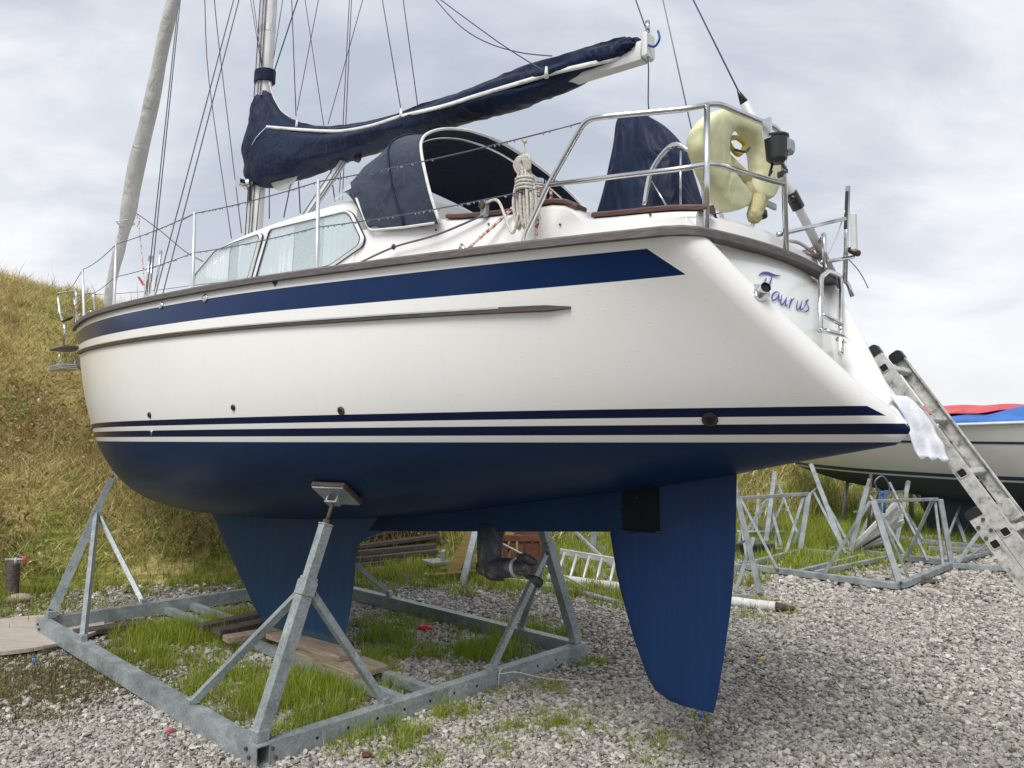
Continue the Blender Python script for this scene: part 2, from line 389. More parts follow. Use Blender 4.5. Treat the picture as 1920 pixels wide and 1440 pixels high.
def f_glass(t, b):
    co = obj_co(t); n = t.noise(co, 120, 3, .6)
    b.inputs['Base Color'].default_value = (.62, .72, .76, 1); b.inputs['Roughness'].default_value = .06; b.inputs['Alpha'].default_value = .32
    bump(t, b, n, .25, .003)
M['glass'] = mat('wet_glass', fn=f_glass)
def f_clear(t, b):
    b.inputs['Alpha'].default_value = .35; bump(t, b, t.noise(obj_co(t), 9, 4), .4, .01)
M['clear'] = mat('clear_vinyl', (.72, .76, .80), .15, fn=f_clear)
M['buoy'] = mat('pale_yellow_vinyl', rough=.5, fn=f_canvas((.60, .60, .34), (.68, .68, .43), 3.0))
M['yellow'] = mat('yellow_nylon', rough=.6, fn=f_canvas((.45, .33, .02), (.62, .48, .04)))
M['khaki'] = mat('yellowed_canvas', rough=.7, fn=f_canvas((.50, .45, .22), (.60, .55, .31)))
M['lettering'] = mat('blue_lettering', (.006, .04, .26), .4)
M['blue_tie'] = mat('blue_cord', (.02, .07, .25), .6)
M['towel'] = mat('white_towel', rough=.95, fn=f_wear((.68, .69, .74), (.80, .81, .84), 60, (.9, 1), .5, bd=.006))
M['far_hull'] = mat('cream_gelcoat', coat=.2, fn=f_wear((.66, .645, .60), (.72, .70, .66), 2, (.3, .4), .03))
M['far_bottom'] = mat('faded_antifoul', fn=f_wear((.020, .035, .048), (.032, .052, .068), 3, (.5, .7), .1))
M['far_keel'] = mat('slate_keel_paint', fn=f_wear((.020, .045, .070), (.03, .062, .09), 3, (.5, .7), .1))
M['far_navy'] = mat('navy_stripe', (.012, .03, .10), .4)
M['red_tarp'] = mat('red_tarpaulin', rough=.5, fn=f_canvas((.50, .05, .06), (.66, .10, .10)))
M['blue_tarp'] = mat('blue_tarpaulin', rough=.5, fn=f_canvas((.02, .10, .36), (.04, .17, .52)))
M['concrete'] = mat('pale_concrete', fn=f_wear((.36, .35, .32), (.48, .47, .43), 6, (.8, .9), .2))
M['red_plastic'] = mat('red_rag', (.62, .03, .06), .6)
M['blue_plastic'] = mat('blue_plastic', (.02, .22, .62), .4)
M['aqua'] = mat('pale_aqua_plastic', (.40, .62, .58), .5)
M['white_pvc'] = mat('white_spar_paint', fn=f_wear((.50, .50, .47), (.70, .70, .67), 12, (.4, .6), .1))
M['smoked'] = mat('clear_lens', (.25, .27, .28), .1, coat=.5)
M['sticker'] = mat('blue_sticker', (.05, .13, .36), .4)
M['leaflet'] = mat('label_white', (.6, .62, .62), .5)
def f_col(name, rough=.7, trans=.0):
    def f(t, b):
        a = t.new('ShaderNodeAttribute', attribute_name='tint').outputs['Color']
        link(t, a, b.inputs['Base Color']); b.inputs['Roughness'].default_value = rough
        if trans:
            tr = t.new('ShaderNodeBsdfTranslucent', ins={'Color': a}); mx = t.new('ShaderNodeMixShader', ins={0: trans, 1: b.outputs[0], 2: tr.outputs[0]})
            out = [n for n in t.n if n.type == 'OUTPUT_MATERIAL'][0]; t.l.new(mx.outputs[0], out.inputs[0])
    return mat(name, fn=f)
M['blade'] = f_col('grass_blade', .65, .35)

# ================================================================== THE SAILING BOAT
boat = thing('sailing_boat', 'white sailing boat with navy stripes and navy sail cover standing on the near steel cradle', 'sailboat', BO, _a)
bS = hermite([-2.25, -1.5, -.5, .5, 1.5, 2.3, 3, 4, 5, 6, 6.8, 7.3], [.77, .90, 1.05, 1.17, 1.245, 1.26, 1.19, .965, .685, .385, .15, .012])
zS = hermite([-2.25, -1.5, -.5, .5, 1.5, 2.3, 3, 4, 5, 6, 6.8, 7.3], [2.468, 2.505, 2.544, 2.58, 2.606, 2.624, 2.650, 2.712, 2.81, 2.93, 3.02, 3.06])
zK = hermite([-2.735, -2.34, -2.03, -1.64, -1, 0, 1, 2, 3.2, 3.9, 4.6, 5.27, 5.7, 6.05, 6.25, 6.56, 6.88, 7.1, 7.3],
             [1.66, 1.583, 1.518, 1.445, 1.35, 1.20, 1.09, 1.03, 1.0, 1.01, 1.07, 1.20, 1.38, 1.61, 1.85, 2.17, 2.48, 2.74, 3.06])
XS0, XB0, XE = -2.17, -2.735, 7.3
kP1y = hermite([0, .05, .1, .2, .3, .5, .7, .85, 1], [.20, .42, .60, .80, .90, .90, .62, .30, .2])
kP2y = hermite([0, .05, .1, .2, .3, .5, .7, .85, 1], [.60, .76, .88, 1.02, 1.08, 1.08, .95, .70, .6])
kP2z = hermite([0, .1, .3, .5, .7, .85, 1], [.46, .36, .30, .30, .36, .45, .5])
kP1z = hermite([0, .1, .3, .5, .7, .85, 1], [.05, .03, .03, .03, .05, .2, .3])
NJ = 46
def section(s):
    xs = XS0 + s * (XE - XS0); xb = XB0 + s * (XE - XB0)
    P0 = arr(xb, 0, zK(xb)); b = bS(xs); P3 = arr(xs, b, zS(xs)); h = P3[2] - P0[2]
    P1 = arr(P0[0] + (xs - xb) * .05, b * kP1y(s), P0[2] + h * kP1z(s)); P2 = arr(P0[0] + (xs - xb) * kP2z(s) * 1.1, b * kP2y(s), P0[2] + h * kP2z(s))
    out = []
    for j in range(NJ + 1):
        t = j / NJ; out.append((1-t)**3*P0 + 3*t*(1-t)**2*P1 + 3*t*t*(1-t)*P2 + t**3*P3)
    return out
def hull_y(x, z):          # half breadth of the skin at (x, z)
    s = (x - XS0) / (XE - XS0); best = None
    for _ in range(6):
        sec = section(min(max(s, 0), 1)); zz = [p[2] for p in sec]; j = int(np.searchsorted(zz, z)); j = min(max(j, 1), NJ)
        t = (z - zz[j-1]) / (zz[j] - zz[j-1] + 1e-9); p = sec[j-1] + (sec[j] - sec[j-1]) * t; s += (x - p[0]) / (XE - XB0); best = p
    return best[1]
XP = lambda z: -2.228 - (2.47 - z) * .40            # the near-upright panel set in between the raked quarters
PN = unit(arr(-1, 0, .40))
def build_hull():
    secs = [section(i / 150) for i in range(151)]
    r = .085; T = secs[0]; up = unit(T[-1] - T[0]); aft = unit(arr(-(XS0 - XB0) ** 0 * up[2], 0, up[0])); 
    tv = unit(arr(T[-1][0] - T[0][0], 0, T[-1][2] - T[0][2])); aft = arr(-tv[2], 0, tv[0])
    inw = []
    for j in range(NJ + 1):
        d = T[min(j + 1, NJ)] - T[max(j - 1, 0)]; d2 = (d[1], d @ tv); n = unit((-d2[1], d2[0])); inw.append(arr(0, n[0], 0) + tv * n[1])
    inw[0] = tv * 1.0
    rings = []
    for k in range(7, 0, -1):
        ph = math.pi / 2 * k / 7; row = []
        for j in range(NJ + 1):
            p = T[j] + aft * r * math.sin(ph) + inw[j] * min(r, max(T[j][1], .02) * 1.2) * (1 - math.cos(ph))
            p[1] = max(p[1], 0.0); row.append(p)
        rings.append(row)
    rows = rings + secs; v = []; ds = []; trn = []
    def addrow(row, tf):
        L = [0]; 
        for j in range(NJ, 0, -1): L.append(L[-1] + np.linalg.norm(row[j][1:] - row[j-1][1:]))
        L = L[::-1]
        idx = []
        for j in range(NJ, 0, -1): idx.append(len(v)); v.append((row[j][0], -row[j][1], row[j][2])); ds.append(L[j]); trn.append(tf)
        for j in range(0, NJ + 1): idx.append(len(v)); v.append(tuple(row[j])); ds.append(L[j]); trn.append(tf)
        return idx
    ids = [addrow(rw, 0.0) for rw in rows]
    f = []
    for a, b in zip(ids, ids[1:]):
        for j in range(2 * NJ): f.append((a[j], b[j], b[j+1], a[j+1]))
    # transom face, recessed behind the rounded edge and a little cambered
    ring0 = [p + inw[j] * min(.012, p[1] * .3) - aft * .004 for j, p in enumerate(rings[0])]
    ring = [p + inw[j] * min(.020, p[1] * .4) - aft * min(.040, max(0.0, .12 * (p[1] - .08)) + .004) for j, p in enumerate(rings[0])]
    for q_ in ring0 + ring: q_[1] = max(q_[1], 0.0)
    rim = ring; ring = [arr(XP(p[2]), p[1] * .965, p[2] + (.01 if j == 0 else 0)) for j, p in enumerate(rim)]
    for p, q_ in zip(ring, rim): p[0] = max(p[0], q_[0] + .012)
    NC = 10; prev = None
    idA = addrow(ring0, 0.0); idR = addrow(rim, 1.0); idB = addrow(ring, 1.0)
    for a_, b_ in ((ids[0], idA), (idA, idR), (idR, idB)):
        for j in range(2 * NJ): f.append((a_[j], b_[j], b_[j+1], a_[j+1]))
    ids = [idB] + ids; rings[0] = ring
    for j in range(NJ + 1):
        row = []
        y = ring[j][1]; cur = []
        for c in range(NC + 1):
            q = 1 - 2 * c / NC
            if c == 0: cur.append(ids[0][NJ + j]); continue
            if c == NC: cur.append(ids[0][NJ - j]); continue
            p = ring[j].copy(); p[1] = y * q; p = p + PN * (.08 * (1 - q * q) * y / .7)
            cur.append(len(v)); v.append(tuple(p)); ds.append(.5); trn.append(1.0)
        if prev:
            for c in range(NC): f.append((prev[c], prev[c+1], cur[c+1], cur[c]))
        prev = cur
    me = bpy.data.meshes.new('hull'); me.from_pydata([tuple(map(float, p)) for p in v], [], f); me.validate()
    at = me.attributes.new('ds', 'FLOAT', 'POINT'); at.data.foreach_set('value', ds)
    at = me.attributes.new('transom', 'FLOAT', 'POINT'); at.data.foreach_set('value', trn)
    import bmesh
    b = bmesh.new(); b.from_mesh(me); bmesh.ops.remove_doubles(b, verts=b.verts, dist=.0004); bmesh.ops.recalc_face_normals(b, faces=b.faces); b.to_mesh(me); b.free()
    me.polygons.foreach_set('use_smooth', [True] * len(me.polygons)); me.materials.append(M['hull'])
    o = bpy.data.objects.new('hull', me); COL.objects.link(o); o.parent = boat
    return o, rings, aft, tv
hull, trings, AFT, TUP = build_hull()
if hull.data.polygons[600].normal.dot(Vector((0, 1, 0))) * (1 if hull.data.polygons[600].center.y > 0 else -1) < 0: hull.data.flip_normals()
def trans_pt(y, z, off=0.0):       # a point on the transom face
    ring = trings[0]; zz = [p[2] for p in ring]; j = min(max(int(np.searchsorted(zz, z)), 1), NJ); t = (z - zz[j-1]) / (zz[j] - zz[j-1] + 1e-9)
    p = ring[j-1] + (ring[j] - ring[j-1]) * t; q = y / max(p[1], .02); c = .08 * (1 - min(q * q, 1)) * p[1] / .7
    return arr(p[0], y, z) + PN * (c + off)
def QT(px, py, off=0.0):           # photo point put on the transom face
    d = ray(px, py); dl = arr(d @ BU, d @ BN, d[2]); c = Lc(CP); c[2] = CP[2]; T0 = trans_pt(0.0, 2.1) - PN * .0; o_ = 0.0
    for _ in range(10):
        t = ((T0 - c) @ PN + o_) / (dl @ PN); p = c + dl * t; zq = min(max(p[2], 1.75), 2.42); yq = max(min(p[1], .7), -.7)
        r_ = trans_pt(yq, zq, off); o_ = (r_ - T0) @ PN
    return c + dl * (((T0 - c) @ PN + o_) / (dl @ PN))
def QH(px, py, off=0.0):           # photo point put on the port topside
    y = .9
    for _ in range(25): q = QY(px, py, y); y = .5 * y + .5 * hull_y(q[0], q[2])
    return arr(q[0], y + off, q[2])
# deck
d = MB(); lp = []
for i in range(61):
    x = -2.2 + i / 60 * 9.45; b = bS(x) - .004; z = zS(x) + .004
    lp.append([(x, b * q, z + .05 * (1 - q * q)) for q in np.linspace(1, -1, 9)])
d.loft(lp, False).build('deck', M['deck'], boat, True)
# toe rail: down the port side, round the transom, up the starboard side
path = [arr(x, bS(x) + .004, zS(x) + .014) for x in np.linspace(7.28, -2.16, 70)]
cx = [arr(-2.235 - .07 * (1 - (y / .74) ** 2), y, zS(-2.2) + .016 + .012 * (1 - (y / .74) ** 2)) for y in np.linspace(.70, -.70, 14)]
path = path + [arr(-2.215, .757, zS(-2.2) + .014)] + cx + [arr(-2.215, -.757, zS(-2.2) + .014)] + [arr(p[0], -p[1], p[2]) for p in path[::-1]]
prf = [(-.030, -.016), (.030, -.016), (.032, .012), (.022, .022), (-.022, .022), (-.032, .012)]
MB().tube(path, 1.0, prof=prf, up0=(0, 0, 1)).build('toe_rail', M['teak'], boat, True, sharp=35)
# rubbing strake: dark timber with a steel strip on it
for sg, nm in ((1, 'port'), (-1, 'star')):
    rp, sp = [], []
    for x in np.linspace(-1.70, 7.0, 80):
        z = zS(x) - .252; y = hull_y(x, z) + .006; rp.append(arr(x, sg * y, z)); 
        if x > -1.38: sp.append(arr(x, sg * (y + .016), z + .008))
    rs = [.35 if i == 0 else 1.0 for i in range(80)]
    o = MB().tube(rp, rs, prof=[(-.016, -.012), (.012, -.014), (.018, -.006), (.018, .008), (.010, .014), (-.016, .012)], up0=(0, 0, 1)).build('rubbing_strake', M['teak_dark'], boat, True, sharp=40)
    MB().tube(sp, 1.0, prof=[(-.003, -.004), (.004, -.004), (.005, 0), (.004, .004), (-.003, .004)], up0=(0, 0, 1)).build('steel_strip', M['steel'], o, True, sharp=40)
# fixed marks and fittings on the topsides
tri = [QH(511, 529, .003), QH(522, 528, .003), QH(516.5, 538, .003)]
MB().prism(tri, (0, 1, 0), .001).build('draught_mark', M['gasket'], boat)
def hull_nrm(p):
    e = .02; y0 = hull_y(p[0], p[2]); return unit(arr(-(hull_y(p[0] + e, p[2]) - y0) / e, 1, -(hull_y(p[0], p[2] + e) - y0) / e))
def skin_fitting(px, py, r, m1, m2, name='skin_fitting'):
    c = QH(px, py, 0.0); N_ = hull_nrm(c); c = c - N_ * .004; o = MB().tube([c, c + N_ * .010, c + N_ * .014], [r, r, r * .82], 22).build(name, M[m1], boat, True, sharp=40)
    MB().tube([c + N_ * .0125, c + N_ * .0155], [r * .55, r * .53], 18).build('bore', M[m2], o, True, sharp=40)
for q in ((303, 573, .026, 'steel', 'alloy'), (385, 560, .028, 'steel', 'alloy'), (281, 778, .020, 'black', 'hole'), (438, 764, .018, 'black', 'hole'), (640, 770, .023, 'rust', 'hole'), (1331, 786, .034, 'black', 'hole'), (284, 811, .02, 'steel', 'hole')):
    skin_fitting(*q)
# keel, skeg, rudder ------------------------------------------------
def foil(levels, th, name, m, parent=boat, n=14, ref=None):
    loops = []
    for (z, xf, xa), t in zip(levels, th):
        c = xf - xa; lp = []
        for side in (1, -1):
            ks = range(n + 1) if side == 1 else range(n - 1, 0, -1)
            for k in ks:
                u = .5 * (1 - math.cos(math.pi * k / n)); xx = xf - c * u
                if ref is not None: u = min(max((ref - xx) / (ref - xa), 0), 1) if z > 1.2 else u
                y = t * 1.0 * (2.6 * (.2969 * math.sqrt(u) - .1260 * u - .3516 * u*u + .2843 * u**3 - .1015 * u**4)) * 1.92 + .004
                lp.append((xx, side * y, z))
        loops.append(lp)
    return MB().loft(loops, True, True).build(name, m, parent, True, sharp=50)
foil([(1.22, 3.45, .25), (1.06, 3.38, .52), (1.0, 3.28, .72), (.965, 3.24, .84), (.91, 3.17, .925), (.80, 3.06, .965), (.6, 2.84, .99), (.4, 2.60, 1.03), (.2, 2.36, 1.09), (.155, 2.30, 1.11), (.135, 2.24, 1.16)],
     [.20, .17, .155, .15, .145, .14, .13, .12, .11, .10, .08], 'keel', M['keel'])
foil([(1.46, -.2, -1.66), (1.36, .3, -1.655), (1.235, .75, -1.65), (1.16, .85, -1.645)], [.09, .085, .08, .075], 'skeg', M['skeg'])
# the skeg bottom slopes: shear its lowest ring to the measured line
sk = [o for o in boat.children if o.name.startswith('skeg')][0]
for v_ in sk.data.vertices:
    k = min(max((.9 - v_.co.x) / 2.5, 0), 1); lowz = 1.012 + .205 * k; t = (v_.co.z - 1.16) / .30
    v_.co.z = lowz + t * (1.50 - lowz)
foil([(1.53, -1.66, -2.045), (1.44, -1.635, -2.04), (1.214, -1.635, -2.028), (1.2105, -1.33, -2.028), (1.185, -1.312, -2.026), (1.0, -1.345, -2.01), (.887, -1.377, -1.995), (.657, -1.457, -1.955), (.50, -1.53, -1.925), (.44, -1.575, -1.91), (.408, -1.65, -1.90), (.400, -1.70, -1.895)],
     [.052, .052, .052, .052, .052, .052, .05, .045, .04, .036, .03, .02], 'rudder', M['rudder'], ref=-1.33)
rd = [o for o in boat.children if o.name.startswith('rudder')][0]
for v_ in rd.data.vertices:          # the head of the blade follows the hull, sloping
    if v_.co.z > 1.40: v_.co.z += (-1.64 - v_.co.x) * .19 - (.03 if v_.co.z > 1.5 else 0)
# sail drive
sd = thing('saildrive', None, None); sd.parent = boat
lg = []
for z, xf, xa, t in ((1.16, -.31, -.53, .05), (1.0, -.31, -.50, .05), (.93, -.315, -.50, .055), (.87, -.33, -.52, .06), (.835, -.40, -.52, .04)):
    lg.append([((xf + xa) / 2 + (xf - xa) / 2 * math.cos(a), t * math.sin(a), z) for a in [2 * math.pi * k / 16 for k in range(16)]])
MB().loft(lg, True, True).build('leg', M['drive'], sd, True)
MB().tube([(-.33, 0, .895), (-.42, 0, .90), (-.55, 0, .915), (-.63, 0, .925)], [.045, .062, .06, .052], 16).build('gear_housing', M['drive'], sd, True)
MB().tube([(-.625, 0, .925), (-.645, 0, .928)], .058, 18).build('zinc_ring', M['alloy'], sd, True, sharp=40)
pr = MB().tube([(-.64, 0, .93), (-.72, 0, .935), (-.78, 0, .94)], [.05, .045, .02], 14)
pr.build('hub', M['drive'], sd, True)
for k, (dz, dy) in enumerate(((.035, .02), (-.045, -.02))):
    lp = []
    for u in np.linspace(0, 1, 9):
        c = arr(-.66 - .16 * u, dy + .02 * math.sin(3 * u) * (1 if dy > 0 else -1), .930 + dz * (1 + .7 * math.sin(u * 2.6))); wd = .045 * math.sin(math.pi * (.15 + .8 * u)); tw = .6 + 1.0 * u
        dv = arr(0, math.cos(tw), math.sin(tw)); lp.append([c + dv * wd, c + arr(0, 0, .008), c - dv * wd, c - arr(0, 0, .008)])
    MB().loft(lp, True, True).build('propeller_blade', M['drive'], sd, True)

# deckhouse and coamings ---------------------------------------------
yC = hermite([-2.25, -1.6, -.7, 0, 1, 2.2, 2.7], [.62, .68, .74, .78, .82, .78, .70])
zT = hermite([-.06, .3, .8, 1.25, 1.6, 1.85, 2.1, 2.35, 2.6], [3.10, 3.11, 3.115, 3.11, 3.085, 3.03, 2.91, 2.76, 2.62])
lp = []
for x in np.linspace(-.06, 2.6, 46):
    y0 = yC(x); zb = zS(x) + .01; zt = max(zT(x), zb + .012); h = zt - zb; yt = y0 - .05 * h; r = min(.06, h * .4); half = [(x, y0, zb), (x, y0 - .02 * h, zb + h * .5), (x, yt, zt - r)]
    half += [(x, yt - r + r * math.cos(a), zt - r + r * math.sin(a)) for a in (.4, .8, 1.2, 1.5)]
    half += [(x, yt * q, zt + .10 * (1 - q * q) * min(1, h / .3)) for q in (.85, .6, .35, .12)]
    lp.append(half + [(p[0], -p[1], p[2]) for p in half[::-1]])
dh = MB().loft(lp, True, True).build('deckhouse', M['deck'], boat, True, sharp=45)
def cab_pt(px, py, off=0.0):
    y = .8
    for _ in range(14):
        q = QY(px, py, y); zb = zS(q[0]) + .01; y = yC(q[0]) - .045 * (q[2] - zb) + off
    return arr(q[0], y, q[2])
zc_ = hermite([-2.24, -2.1, -1.72, -1.66, -1.60, -1.2, -.9, -.66, -.3, 0], [2.60, 2.625, 2.665, 2.675, 2.735, 2.775, 2.81, 2.85, 2.88, 2.9])
for sg in (1, -1):
    lp = []
    for x in list(np.linspace(-.04, -1.55, 22)) + list(np.linspace(-1.58, -1.70, 6)) + list(np.linspace(-1.75, -2.20, 12)):
        y0 = yC(x); zb = zS(x) + .01; zt = zc_(x); r = .03; yt = y0 - .05 * (zt - zb)
        lp.append([(x, sg * p[0], p[1]) for p in ((y0, zb), (y0 - .01, zb + .1), (yt, zt - r), (yt - .01, zt - .008), (yt - .03, zt), (yt - .13, zt), (yt - .15, zt - .02), (yt - .15, zb))])
    MB().loft(lp, True, True).build('coaming', M['deck'], boat, True, sharp=50)
lp = []
for y in np.linspace(.60, -.60, 15):
    cx_ = -2.16 - .06 * (1 - (y / .6) ** 2) + (.06 if abs(y) > .58 else 0); zb = zS(-2.2); zt = 2.605 + .02 * (1 - (y / .6) ** 2)
    lp.append([(cx_ - .05, y, zb), (cx_ - .04, y, zt - .03), (cx_ - .01, y, zt), (cx_ + .12, y, zt), (cx_ + .12, y, zb)])
MB().loft(lp, True, True).build('aft_coaming', M['deck'], boat, True, sharp=50)
for sg in (1, -1):                                                     # teak caps
    for xa, xb in ((-.80, -1.62), (-1.70, -2.24)):
        p_ = [arr(x, sg * (yC(x) - .055), zc_(x) + .010) for x in np.linspace(xa, xb, 14)]
        MB().tube(p_, 1.0, prof=[(-.042, -.010), (.042, -.010), (.044, .004), (.034, .013), (-.034, .013), (-.044, .004)], up0=(0, 0, 1)).build('coaming_cap', M['teak_red'], boat, True, sharp=35)
# windows ------------------------------------------------------------
def window(poly, splits):
    P = [cab_pt(a, b) for a, b in poly]; P = fillet(P + [P[0]], .035, 5)[:-1]
    fr = MB().tube([p + arr(0, .008, 0) for p in P], 1.0, prof=[(-.014, -.020), (.010, -.020), (.016, -.012), (.016, .008), (.010, .012), (-.014, .012)], closed=True, up0=(0, 1, 0))
    W0 = thing('window', None, None); W0.parent = boat
    fr.v and None
    lp = [[p + arr(0, dy, 0) for p in P] for dy in (-.006, .016)]
    cpt = sum(P) / len(P)
    ring = lambda k, dy: [cpt + (p - cpt) * k + arr(0, dy, 0) for p in P]
    MB().loft([ring(1.065, .0), ring(1.065, .012), ring(1.04, .020), ring(1.012, .018), ring(1.0, .010)], True).build('frame', M['deck'], W0, True, sharp=50)
    MB().loft([ring(1.082, .0), ring(1.082, .007), ring(1.06, .007)], True).build('seal', M['gasket'], W0)
    MB().loft([ring(1.012, .0205), ring(1.0, .0215), ring(.985, .0175)], True).build('inner_seal', M['gasket'], W0)
    MB().prism(ring(1.0, .002), (0, 1, 0), .002).build('interior', M['rain'], W0)
    xs = [p[0] for p in P]; x0, x1 = min(xs), max(xs)
    def band(xa, xb):
        # clip the window outline between xa and xb, give it pleats
        lo, hi = min(xa, xb), max(xa, xb); lp = []
        for x in np.linspace(lo, hi, max(8, int((hi - lo) / .006))):
            zz = []
            for i in range(len(P)):
                a, b_ = P[i], P[(i + 1) % len(P)]
                if (a[0] - x) * (b_[0] - x) <= 0 and abs(a[0] - b_[0]) > 1e-6: zz.append(a[2] + (b_[2] - a[2]) * (x - a[0]) / (b_[0] - a[0]))
            if len(zz) < 2: continue
            zl, zh = min(zz) + .004, max(zz) - .004; yb = np.interp(x, sorted(xs), [q[1] for q in sorted(P, key=lambda q: q[0])]); pl = .0011 * math.sin(x * 90 + math.sin(x * 37) * 2)
            lp.append([(x + (.02 * (zz_ - zl) if False else 0), P_y(x, zz_) + .0075 + pl, zz_) for zz_ in np.linspace(zl, zh, 8)])
        if len(lp) > 2: MB().loft(lp, False).build('curtain', M['curtain'], W0, True)
    def P_y(x, z): zb = zS(x) + .01; return yC(x) - .045 * (z - zb)
    for a, b_ in splits: band(x0 + (x1 - x0) * a, x0 + (x1 - x0) * b_)
    MB().prism(ring(1.002, .0125), (0, 1, 0), .003).build('pane', M['glass'], W0)
    return W0
window([(485, 519), (509, 437), (514, 431), (651, 399), (660, 405), (680, 447), (676, 461), (623, 498), (556, 515)], ((.0, .33), (.62, 1.0)))
window([(366, 536), (369, 517), (407, 472), (440, 457), (487, 441), (490, 446), (469, 523), (420, 530)], ((.0, .28), (.42, 1.0)))
# mirrored windows on the far side
for o in [c for c in list(boat.children) if c.name.startswith('window')]:
    m_ = thing('window', None, None); m_.parent = boat
    for ch in list(o.children):
        c = ch.copy(); c.data = ch.data.copy(); COL.objects.link(c); c.parent = m_
        for v_ in c.data.vertices: v_.co.y *= -1
        c.data.flip_normals()

# sprayhood ------------------------------------------------------------
sh = thing('sprayhood', None, None); sh.parent = boat
def arch(prof_, dx, dz=0.0, m=8):
    half_ = smooth_path([arr(x + dx, y, z + dz * min(1, max(0, (z - 2.9) / .4))) for y, x, z in prof_], 4)
    return half_ + [arr(p[0], -p[1], p[2]) for p in half_[-2::-1]]
HP = [(.765, -.79, 2.795), (.755, -.70, 2.98), (.725, -.60, 3.20), (.66, -.52, 3.325), (.55, -.46, 3.42), (.38, -.41, 3.505), (.18, -.385, 3.56), (0, -.38, 3.575)]
A1 = arch(HP, 0)
A2 = arch([(y + .006, x, z) for y, x, z in HP], .27, .045)
A3 = arch([(y + .012, x, z) for y, x, z in HP], .54, .045)
A3 = [arr(p[0], p[1], p[2] + max(0, .085 * (1 - (p[2] - 2.795) / .3))) for p in A3]
A2 = [arr(p[0], p[1], p[2] + max(0, .035 * (1 - (p[2] - 2.795) / .3))) for p in A2]
A3 = [arr(p[0], p[1], p[2] - .085 * min(1, max(0, (p[2] - 3.15) / .12))) for p in A3]
A3b = arch([(.782, -.20, 2.875), (.775, -.08, 3.06), (.745, .02, 3.18), (.67, .12, 3.245), (.55, .22, 3.30), (.38, .275, 3.36), (.18, .30, 3.40), (0, .305, 3.42)], 0)
A4 = arch([(.79, -.06 , 3.10), (.785, .02, 3.13), (.75, .14, 3.15), (.68, .28, 3.18), (.56, .40, 3.21), (.38, .46, 3.27), (.18, .52, 3.28), (0, .53, 3.28)], 0)
n_ = len(A1)
def half(Aa, lo, hi, dy=0.0): return Aa[lo:hi]
rows = [A1, [(a + b) / 2 + arr(0, 0, -.012) for a, b in zip(A1, A2)], A2, [(a + b) / 2 + arr(0, 0, -.010) for a, b in zip(A2, A3)], A3, A3b]
for q in rows:
    for p in q: pass
skin = MB(); inner = MB()
skin.loft(rows, False); inner.loft([[p - arr(0, np.sign(p[1]) * .004, .004) for p in q] for q in rows], False)
# flat side panels reach further forward, low down, on both sides
skin_o = skin.build('canopy', M['grey_canvas'], sh, True); inner.build('canopy_lining', M['dark_canvas'], sh, True)
k5 = [i for i in range(n_)]
fr_rows = [A3b, [(a * .5 + b * .5) for a, b in zip(A3b, A4)], A4]
topP = MB(); cl = 8
for lo, hi in ((0, cl), (n_ - cl, n_)): MB().loft([q[lo:hi] for q in fr_rows], False).build('side_panel', M['grey_canvas'], sh, True)
topP.loft([q[cl-1:n_-cl+1] for q in fr_rows], False); topP.build('clear_window', M['clear'], sh, True)
low = MB()   # canvas skirt below the clear window, sealed to the roof
A5 = [arr(p[0] + .10, p[1] * .99, 3.11 + .09 * (1 - min(1, (p[1] / .79) ** 2))) for p in A4]
low.loft([A4, A5], False); low.build('skirt', M['clear'], sh, True)
MB().tube([p + arr(-.012, 0, .004) for p in A1], .0085, 10).build('aft_hoop', M['webbing'], sh, True)
MB().tube([p + arr(.05, 0, -.035) * (1, 1, 1) for p in A1[10:-10]], .0085, 10).build('hoop_tube', M['steel'], sh, True)
MB().tube([p + unit(arr(0, p[1] / .7, max(0, p[2] - 3.15))) * .003 for p in A2], .006, 6).build('seam_piping', M['navy_canvas'], sh, True)
pb = [cab_pt(821, 420, .02), cab_pt(760, 427, .02), cab_pt(692, 432, .02), cab_pt(668, 372, .02)]
MB().tube(fillet([arr(p[0], max(p[1], .77), p[2]) for p in pb], .04), .007, 8).build('edge_piping', M['webbing'], sh, True)
# hood side: broad taut panel between the arch and the deckhouse (port and starboard)
sp_ = [(790, 290), (800, 350), (821, 420), (760, 427), (692, 432), (680, 400), (668, 372), (690, 345), (697, 315)]

